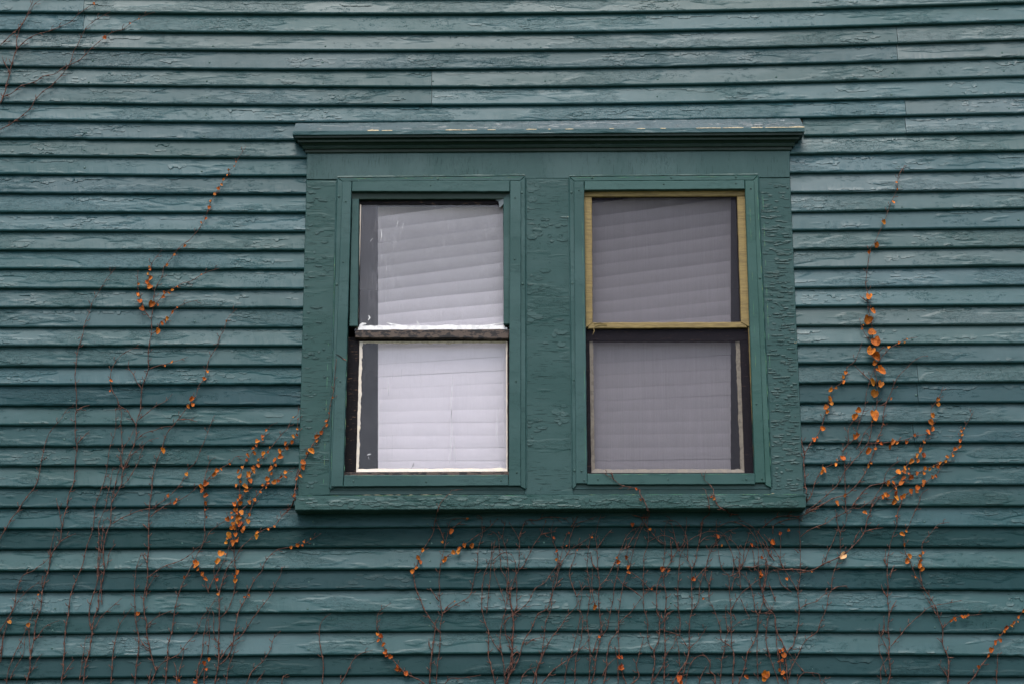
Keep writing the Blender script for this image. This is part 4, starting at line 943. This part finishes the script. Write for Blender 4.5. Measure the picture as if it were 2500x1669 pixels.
vine('leafy arm of heart-shaped orange leaves sweeping up at right, beyond the big-leaved vine', [
 'H 800,1520 860,1440 950,1340 1090,1300 1210,1230 1280,1160 1370,1070 1430,980 1470,870', 'H 970,1530 1050,1430 1130,1390 1220,1320 1330,1250 1440,1190 1560,1140 1640,1100 1700,1030 1770,940 1790,840 1840,750 1890,665', 'H 1220,1550 1260,1430 1330,1380 1440,1310 1540,1240 1580,1190 1640,1120 1720,1105', 'H 1190,1480 1185,1350 1200,1310', 'H 1180,1450 1100,1450', 'H 1255,1230 1265,1170', 'H 1330,1250 1310,1180'])
vine('short bare forked vine tip at right, below the leafy sweeping arm', ['L 1205,140 1215,0 H 1222,1550', 'L 1340,90 1375,0 H 1360,1568 1400,1480 1420,1400 1490,1355'])
vine('mostly bare vine at lower right running straight down with short side twigs', [
 'L 1120,1568 1145,1450 1130,1320 1135,1200 1120,1070 1135,930 1120,800 1125,700 1115,520 1135,350 1160,270 1205,140', 'L 1100,370 1100,480 1120,520', 'L 1175,500 1140,620', 'L 1060,680 1090,750 1115,790', 'L 1200,820 1140,930', 'L 1090,960 1080,1110 1060,1140', 'L 1130,1290 1080,1180 1045,1120 1045,1030', 'L 1060,1568 1060,1430 1130,1320', 'L 1040,1150 1045,1270 1080,1370 1110,1500', 'L 1150,1230 1240,1120 1300,1050 1400,960 1500,880 1640,850 1780,820'])
vine('lower right vine with paired orange leaves on two arms that join in an X', [
 'L 1655,1568 1665,1400 1655,1330 1610,1200 1610,1075 1575,970 1550,880 1500,800 1440,710 1375,610 1330,500 1285,410 1270,340 1265,250 1285,200 1340,90', 'L 1430,690 1410,580 1410,480 1425,400 1430,320 1490,240 1570,150 1670,125', 'L 1430,740 1490,840 1560,960', 'L 1610,1075 1680,1000 1760,965 1840,955 1960,945', 'L 1610,1200 1560,1155', 'L 1655,1510 1575,1385', 'L 1655,1330 1710,1330'])
vine('leafy vine leaning out of the photo at the right edge of the bottom corner', ['L 1820,1600 1830,1568 1900,1490 1940,1420 2000,1340 2050,1250 2110,1160 2170,1080 2230,1030 2285,970 2334,910 2400,850'])
vine('short straight bare vine near the bottom right corner', ['L 2090,1600 2090,1568 2095,1400 2105,1290'])
vine('pair of stems with a clump of brown-orange leaves at the bottom, below the sill corner', [
 'L 225,1290 200,1240 130,1080 110,960 30,860 10,730 30,600 40,450 90,330 120,260', 'L 150,1340 130,1200 125,1000', 'L 150,1568 110,1430 60,1300 35,1150 60,970 110,850', 'L 240,1290 300,1370 380,1465', 'L 315,1568 330,1510 380,1465 430,1465 510,1480 530,1568 570,1500', 'L 165,1440 160,1340 150,1250', 'L 200,1540 190,1450 210,1400',
 'L 320,740 250,620 190,530 165,470 165,340 165,220', 'L 200,550 150,430 90,330', 'L 110,470 50,380 0,290', 'L 100,330 20,230', 'L 140,550 150,600 180,680 265,750', 'L 60,650 120,830'])
vine('small-leaved vine climbing over the left side board of the casing', [
 'Q 880,1450 935,1380 950,1250 965,1090 1010,970 1070,840 1150,680 1250,530 1300,440 1370,330 1395,150 1425,0 M 415,430 420,330 430,200', 'Q 950,1100 970,1000 985,960'])
vine('single dry stem creeping from the left bottom corner of the right window over the sill', ['N 400,1185 490,1240 560,1295 690,1325 740,1400 790,1510 800,1568 K 1180,80', 'N 475,1180 490,1240', 'K 1180,80 1100,60', 'N 740,1400 720,1420'])
vine("dry stem hanging from the right window's bottom rail, curling away right below the sill", ['N 1295,1165 1280,1240 1340,1300 1370,1400 1400,1470 1500,1540 1580,1550', 'N 1270,1320 1315,1400 1330,1540'])

LEAVES = parse(
 'A 835,30,30 930,337,36 1163,207,20 1240,170,16 2100,1440,16 2082,1480,18 2030,1516,20 E 2035,15,18 2025,65,22 1993,103,28 1975,150,28 1945,183,30 1912,237,30 1880,292,38 1863,350,32 1833,450,28 1790,487,20 1645,690,36 1555,770,28 1490,860,32 1350,1203,60 1403,1218,30 '
 '1327,880,20 1340,905,30 1320,943,28 1337,980,44 1308,1015,44 1333,1057,46 1236,1032,26 1222,1125,38 1240,1145,28 1243,1183,50 1265,1252,40 1465,1108,36 1452,1148,42 1505,1110,30 1535,1087,28 1580,1057,20 1793,950,18 1402,1452,58 1435,1380,40 1493,1340,40 1478,1365,28 1540,1283,32 1580,1240,22 2017,1362,18 '
 'G 1845,313,36 1815,380,38 1712,550,58 1670,620,48 1715,605,38 1447,1015,52 1535,228,32 1468,263,20 987,393,34 985,483,32 1662,1223,34 1500,1412,40 1788,1325,46 1833,1313,50 1803,1372,42 1835,1410,50 1827,1483,38 1827,1540,22 1560,1475,44 1575,1448,26 1912,1222,46 1933,1190,38 1965,1180,28 2048,1137,18 '
 'I 1838,80,18 250,1040,36 85,1015,34 340,770,18 1225,933,34 1735,475,42 1755,505,54 1740,520,34 1765,545,30 1800,580,38 1815,600,32 1830,628,44 1645,613,28 1968,400,54 1940,465,58 1918,475,34 2010,410,24 1930,635,28 1940,765,26 2110,565,46 2090,600,34 2095,645,42 2215,770,28 2175,790,18 1825,1378,40 1862,1345,30 1845,1433,34 1745,1545,36 1590,1530,32 '
 '2065,85,34 2063,40,24 2150,40,50 2110,40,38 2098,10,36 2127,80,52 2115,115,54 2135,140,52 2085,145,46 2080,170,42 2053,178,34 2208,120,48 2225,55,28 2175,180,46 2160,200,38 2040,235,54 2050,255,32 2027,268,32 2015,300,32 2098,235,38 2120,285,46 2085,310,54 2025,92,42 2290,215,38 2280,250,44 '
 'Q 570,462,42 532,540,44 525,580,34 462,607,56 460,660,42 413,695,46 350,772,64 410,750,58 325,845,52 272,942,46 227,985,52 243,1050,68 240,1112,40 195,1168,48 920,297,18 625,687,32 598,740,36 540,760,54 541,803,36 480,838,48 475,908,66 412,940,64 407,1000,62 360,1020,80 335,1052,50 370,1112,74 298,1178,80 322,1235,64 253,1303,64 215,1350,46 240,1385,54 178,1405,74 185,1475,50 978,325,20 973,450,36 965,518,40 916,540,56 900,610,46 830,630,60 835,690,44 752,730,58 753,803,64 692,838,60 688,912,48 635,960,76 643,1020,46 590,1078,60 595,1138,52 527,1162,48 570,1195,46 498,1253,38 422,1348,42 362,1382,50 366,1535,40 675,1120,62 730,1103,46 768,1056,50 820,1050,46 825,998,48 113,893,24 '
 '1420,48,28 1375,247,26 1345,347,44 1348,400,44 1278,495,50 1217,545,66 1225,605,42 1150,732,84 1088,753,40 1042,875,68 1042,938,60 1018,1042,58 967,1088,46 934,1290,46 '
 'J 327,348,30 390,325,34 430,332,20 453,298,28 508,272,22 122,188,30 182,160,28 1097,1122,32 1130,1137,34 1110,1178,38 1158,1210,46 1175,1280,42 1178,1312,28 1215,1320,36 1280,1402,36 1267,1432,36 1300,1440,34 1355,1473,48 1500,375,40 1462,440,40 1480,482,46 1447,535,34 1413,565,40 1680,303,22 1758,205,46 1902,93,22 1710,445,50 1690,465,34 1778,393,44 1820,390,46 1835,360,46 1880,330,42 1935,333,48 1785,828,14 '
 'K 405,262,28 440,380,30 432,457,26 614,373,24 748,258,20 780,880,56 985,478,36 970,440,26 1045,438,48 1073,525,48 1075,573,38 1110,150,38 1265,190,24 1370,543,46 1433,560,28 1643,635,52 1738,803,20 1865,255,42 1908,328,26 2168,328,34 2248,580,60 2255,600,40 1278,715,24 990,1322,36 1010,1325,34 1008,1425,56 1010,1400,40 812,1147,26 1528,1520,66 1535,1560,50 2130,1500,46 2262,440,22 525,335,20 543,220,20 85,365,12 '
 'L 915,45,42 230,200,40 165,222,32 100,303,46 1197,70,20 1250,230,44 1283,203,26 1265,322,36 1310,430,50 1290,468,48 1362,613,28 1430,398,32 1404,420,28 1418,465,46 1398,508,46 1430,540,46 1690,998,34 1717,980,28 1725,1000,24 1778,968,38 1810,968,28 1836,955,28 2328,915,32 2285,970,26 2240,1015,38 2278,1010,18 2222,1050,28 2175,1060,48 2165,1095,30 2120,1127,14 2080,1190,44 2125,1175,38 2047,1258,50 2015,1310,32 1928,1408,38 190,1265,40 190,1305,46 180,1355,26 155,1360,22 165,1437,40 190,1468,40 205,1512,32 30,1487,58 222,628,32 440,565,18 160,1270,30 0,600,24 0,437,20 '
 'F 1198,130,22 1207,188,22 1170,308,40 1078,478,48 1012,678,62 953,748,32 957,1148,78 990,1270,68 942,1340,84 980,1465,72 895,1432,26 900,1400,18 '
 'H 1015,40,90 972,130,100 1018,170,90 1003,235,42 1045,303,86 997,400,62 1057,430,80 1013,498,66 1003,703,92 975,757,28 855,657,52 825,712,58 850,883,64 815,895,48 718,1080,52 950,1008,68 1010,1000,28 1070,955,52 1163,933,60 1138,982,42 1203,945,36 1283,937,34 1362,880,30 1032,930,24 745,320,36 722,355,36 727,402,40 617,475,46 660,457,24 597,548,56 622,598,52 577,628,56 583,677,46 550,817,46 463,923,44 492,900,20 548,1187,58 540,1210,40 660,1140,38 663,1095,20 943,1153,38 975,1127,30 743,1412,40 663,1480,56 '
 '1132,100,32 1222,62,34 1288,27,20 1270,55,16 1155,553,30 1082,780,20 1565,557,38 1566,603,38 1522,695,46 1503,760,50 1513,820,48 1477,850,48 1437,935,42 1412,1007,52 1433,1050,50 1373,1055,48 1333,1110,56 1383,1108,44 1268,1167,46 1312,1175,24 1215,1210,58 1265,1210,48 1305,1220,28 1445,1167,42 1440,1212,36 1378,1215,40 1340,1243,42 1320,1262,36 1262,1260,44 1247,1302,64 1168,1302,40 1120,1302,50 1500,1180,36 1532,1157,26 1570,1160,26 1588,1127,34 1637,1108,26 1650,1068,38 1695,1055,36 1722,1005,38 1770,978,38 1767,925,34 1785,875,28 1775,840,28 1805,820,18 1555,1242,32 1515,1248,36 1443,1298,46 1437,1325,28 1392,1342,46 1380,1378,32 1330,1377,46 1265,1418,40 1243,1428,42 1195,1435,54 1183,1470,52 1185,1350,40 1187,1388,44 1100,1405,46 1083,1425,42 1125,1417,28 922,1560,30 '
 'N 690,1327,24 725,1418,20 1362,1408,30 1345,1393,22')

def surf(u, v):
    """how far the surface under photo pixel (u, v) stands off the wall plane"""
    if 719 < u < 1968 and 1200 < v < 1246: return SD + 0.002
    if (803 < u < 1286 or 1396 < u < 1886) and 428 < v < 1198: return 0.054
    if 722 < u < 1966 and 340 < v < 1203: return 0.034
    return 0.0275

def smooth_path(pts, step=6.0):
    out = []
    n = len(pts)
    for i in range(n - 1):
        p0 = pts[max(i - 1, 0)]; p1 = pts[i]; p2 = pts[i + 1]; p3 = pts[min(i + 2, n - 1)]
        L = math.hypot(p2[0] - p1[0], p2[1] - p1[1]); m_ = max(1, int(L / step))
        for k in range(m_):
            t = k / m_; t2 = t * t; t3 = t2 * t
            out.append(tuple(0.5 * (2 * p1[c] + (p2[c] - p0[c]) * t + (2 * p0[c] - 5 * p1[c] + 4 * p2[c] - p3[c]) * t2 + (3 * p1[c] - p0[c] - 3 * p2[c] + p3[c]) * t3) for c in (0, 1)))
    out.append(pts[-1][:2])
    return out

# every leaf belongs to the vine whose stem passes nearest
SP = []
for vi, (label, stems, r, lv) in enumerate(VINES):
    for s in stems:
        for q in smooth_path(s, 8.0): SP.append((q[0], q[1], vi))
for (u, v, sz) in LEAVES:
    best = min(SP, key=lambda q: (q[0] - u) ** 2 + (q[1] - v) ** 2)
    VINES[best[2]][3].append((u, v, sz, best[0], best[1]))

def leaf_mesh(kind, seed):
    """a dry ivy leaf: heart-shaped or lobed outline, cupped, creased along its veins, edges curled"""
    R = random.Random(seed); rings = (0.0, 0.35, 0.7, 1.0); m_ = 18; V = []; F = []
    cup = R.uniform(0.35, 0.75); fold = R.uniform(0.1, 0.5); tw = R.uniform(-0.3, 0.3); lop = R.uniform(.55, 1.0)
    for g, rr in enumerate(rings):
        for k in range(m_):
            a = 2 * math.pi * k / m_
            if kind == 'heart':
                r = 0.80 + 0.20 * math.cos(a - math.pi / 2 * 3) ** 3          # pointed below
                r -= 0.32 * math.exp(-((a - math.pi / 2) / 0.33) ** 2)          # notch at the stalk
            elif kind == 'lobed':
                r = 0.78 + 0.20 * abs(math.cos(1.5 * (a - math.pi * 1.5))) ** 2
                r -= 0.25 * math.exp(-((a - math.pi / 2) / 0.3) ** 2)
            else:
                r = 0.82 + 0.1 * math.cos(3 * a + seed)
            r *= 1 + 0.12 * fn(math.cos(a) * 2.2 + seed, math.sin(a) * 2.2, 3)
            x = rr * r * math.cos(a); y = rr * r * math.sin(a)
            z = cup * rr ** 2 * 0.55 * (0.7 + 0.5 * fn(x * 1.5 + seed, y * 1.5)) + fold * abs(x) * 0.7 + 0.22 * rr * fn(x * 3.1 + seed, y * 3.1, 7) + tw * x * y
            if rr == 1.0: z += 0.12 * fn(a * 3, seed)
            V.append((x * lop, -z * 0.9, y))
    for g in range(3):
        for k in range(m_):
            k2 = (k + 1) % m_
            F.append((g * m_ + k, g * m_ + k2, (g + 1) * m_ + k2, (g + 1) * m_ + k))
    me = bpy.data.meshes.new('leaf'); me.from_pydata(V, [], F); me.materials.append(M_LEAF)
    me.polygons.foreach_set('use_smooth', [True] * len(me.polygons)); me.update()
    return me
LM = [leaf_mesh(k, s) for s, k in enumerate(('heart', 'heart', 'heart', 'round', 'lobed', 'heart', 'round', 'heart', 'lobed', 'heart', 'heart', 'round'))]

R_ = random.Random(5)
PXM = 1 / 450.0
for vi, (label, stems, rs, lv) in enumerate(VINES):
    low = max((q for s in stems for q in s), key=lambda q: q[1])
    base = P(low[0], low[1], 0.03)
    t = thing('climbing_vine', base, label, 'vine', 'dry ivy vines climbing the clapboards')
    V = []; F = []
    for si, s in enumerate(stems):
        s = [q[:2] for q in s]
        main = si == 0
        path = smooth_path(s, 5.0)
        # run from the thick foot to the thin tip: the foot is the lower end
        if path[0][1] < path[-1][1] and abs(path[0][1] - path[-1][1]) > 12: path = path[::-1]
        n = len(path); Ltot = n * 5.0
        r0 = (0.0025 if main else 0.0018) * rs; r1 = 0.0009
        if Ltot < 60: r0 = 0.0026
        if Ltot > 500: r0 *= 1.05
        pts = []; rad = []; nxt = R_.uniform(10, 22); acc = 0; spurs = []
        so = R_.random() * 50
        for i, (u, v) in enumerate(path):
            wu = 1.6 * fn(u * .045, v * .045, so) + 0.8 * fn(u * .14, v * .14, so + 9)
            wv = 1.0 * fn(u * .045, v * .045, so + 3)
            f = i / max(n - 1, 1)
            d = surf(u, v) + 0.0035 + 0.006 * max(0.0, fn(u * .02, v * .02, so + 5) + .2)
            rr = r0 + (r1 - r0) * f ** 1.3
            acc += 5.0
            if acc > nxt:
                acc = 0; nxt = R_.uniform(13, 26); node = True
            else: node = False
            p = P(u + wu, v + wv, d + rr)
            pts.append(p); rad.append(rr * (2.1 if node else 1.0) * (1 + .15 * fn(i * .7, so)))
            if node and 0 < i < n - 1: spurs.append((i, rr))
        # smooth the depth where the stem steps over casing edges
        for _ in range(3):
            ys = [q.y for q in pts]
            for i in range(1, n - 1): pts[i].y = min((ys[i - 1] + ys[i] * 2 + ys[i + 1]) / 4, ys[i] + 0.002)
        tube(V, F, pts, rad, 6)
        for (i, rr) in spurs:
            if R_.random() < 0.75:
                dr = (pts[min(i + 1, n - 1)] - pts[i - 1]).normalized(); side = R_.choice((-1, 1))
                pe = Vector((dr.z, 0, -dr.x)) * side
                ln = R_.uniform(0.008, 0.020); q = pts[i]
                e1 = q + (pe * .8 + dr * .35) * ln + Vector((0, -0.003, 0)); e2 = q + (pe * 1.0 + dr * 0.9) * ln * 1.25 + Vector((0, -0.004 * R_.random(), 0))
                tube(V, F, [q, e1, e2], [rr * .8, max(rr * .75, .0014), .0016], 4)
    mesh('stem', V, F, M_STEM, t, smooth=True)
    for (u, v, sz, su, sv_) in lv:
        size = sz * PXM * 0.64
        p = P(u, v, surf(u, v) + 0.008 + size * 0.25)
        o = bpy.data.objects.new('leaf', R_.choice(LM)); COL.objects.link(o); o.parent = t
        o.location = p - base
        o.scale = (size * R_.uniform(0.85, 1.12), size * R_.uniform(0.8, 1.3), size * R_.uniform(0.9, 1.12))
        ang = math.atan2(v - sv_, u - su) if (abs(u - su) + abs(v - sv_)) > 3 else R_.uniform(0, 6.28)
        o.rotation_euler = (R_.uniform(-0.65, 0.45), R_.uniform(-0.9, 0.9), R_.uniform(-0.7, 0.7))
        rusty = (1240 < u < 1960 and v > 1250) or v > 1560 or R_.random() < .12
        k = R_.uniform(0.68, 1.22) * (0.8 if rusty else 1.0)
        o.color = (k, k * R_.uniform(.82, 1.15) * (0.78 if rusty else 1.0), k * (.8 if rusty else 1.0), 1)
        if (u, v) == (1860 + 720 / 3.647, 1239 + 425 / 3.647): pass
# two lighter, paler leaves that stand out
def special(tile, x, y, sz, vlabel, col, label, rot):
    T_ = TILES[tile]; u, v = T_[0] + x / T_[2], T_[1] + y / T_[2]
    t = [o for o in COL.objects if o.get('label') == vlabel][0]
    size = sz / T_[2] * PXM * 2.2
    p = P(u, v, surf(u, v) + 0.014)
    o = bpy.data.objects.new('leaf', LM[4]); COL.objects.link(o); o.parent = t; o.location = p - t.location
    o.scale = (size * .45, size * .5, size * .45); o.rotation_euler = rot; o.color = col; o['label'] = label
special('L', 720, 425, 50, 'thickest woody vine, under the right corner of the sill, with a pale curled leaf', (1.4, 2.3, 9, 1), 'pale cream curled dead leaf', (-.3, .9, .2))
special('K', 2290, 1488, 60, 'vine crossing the boards below the right end of the sill and passing rusty leaves', (1.3, 1.4, 1.3, 1), 'bright yellow-orange crumpled leaf', (.2, .3, .2))
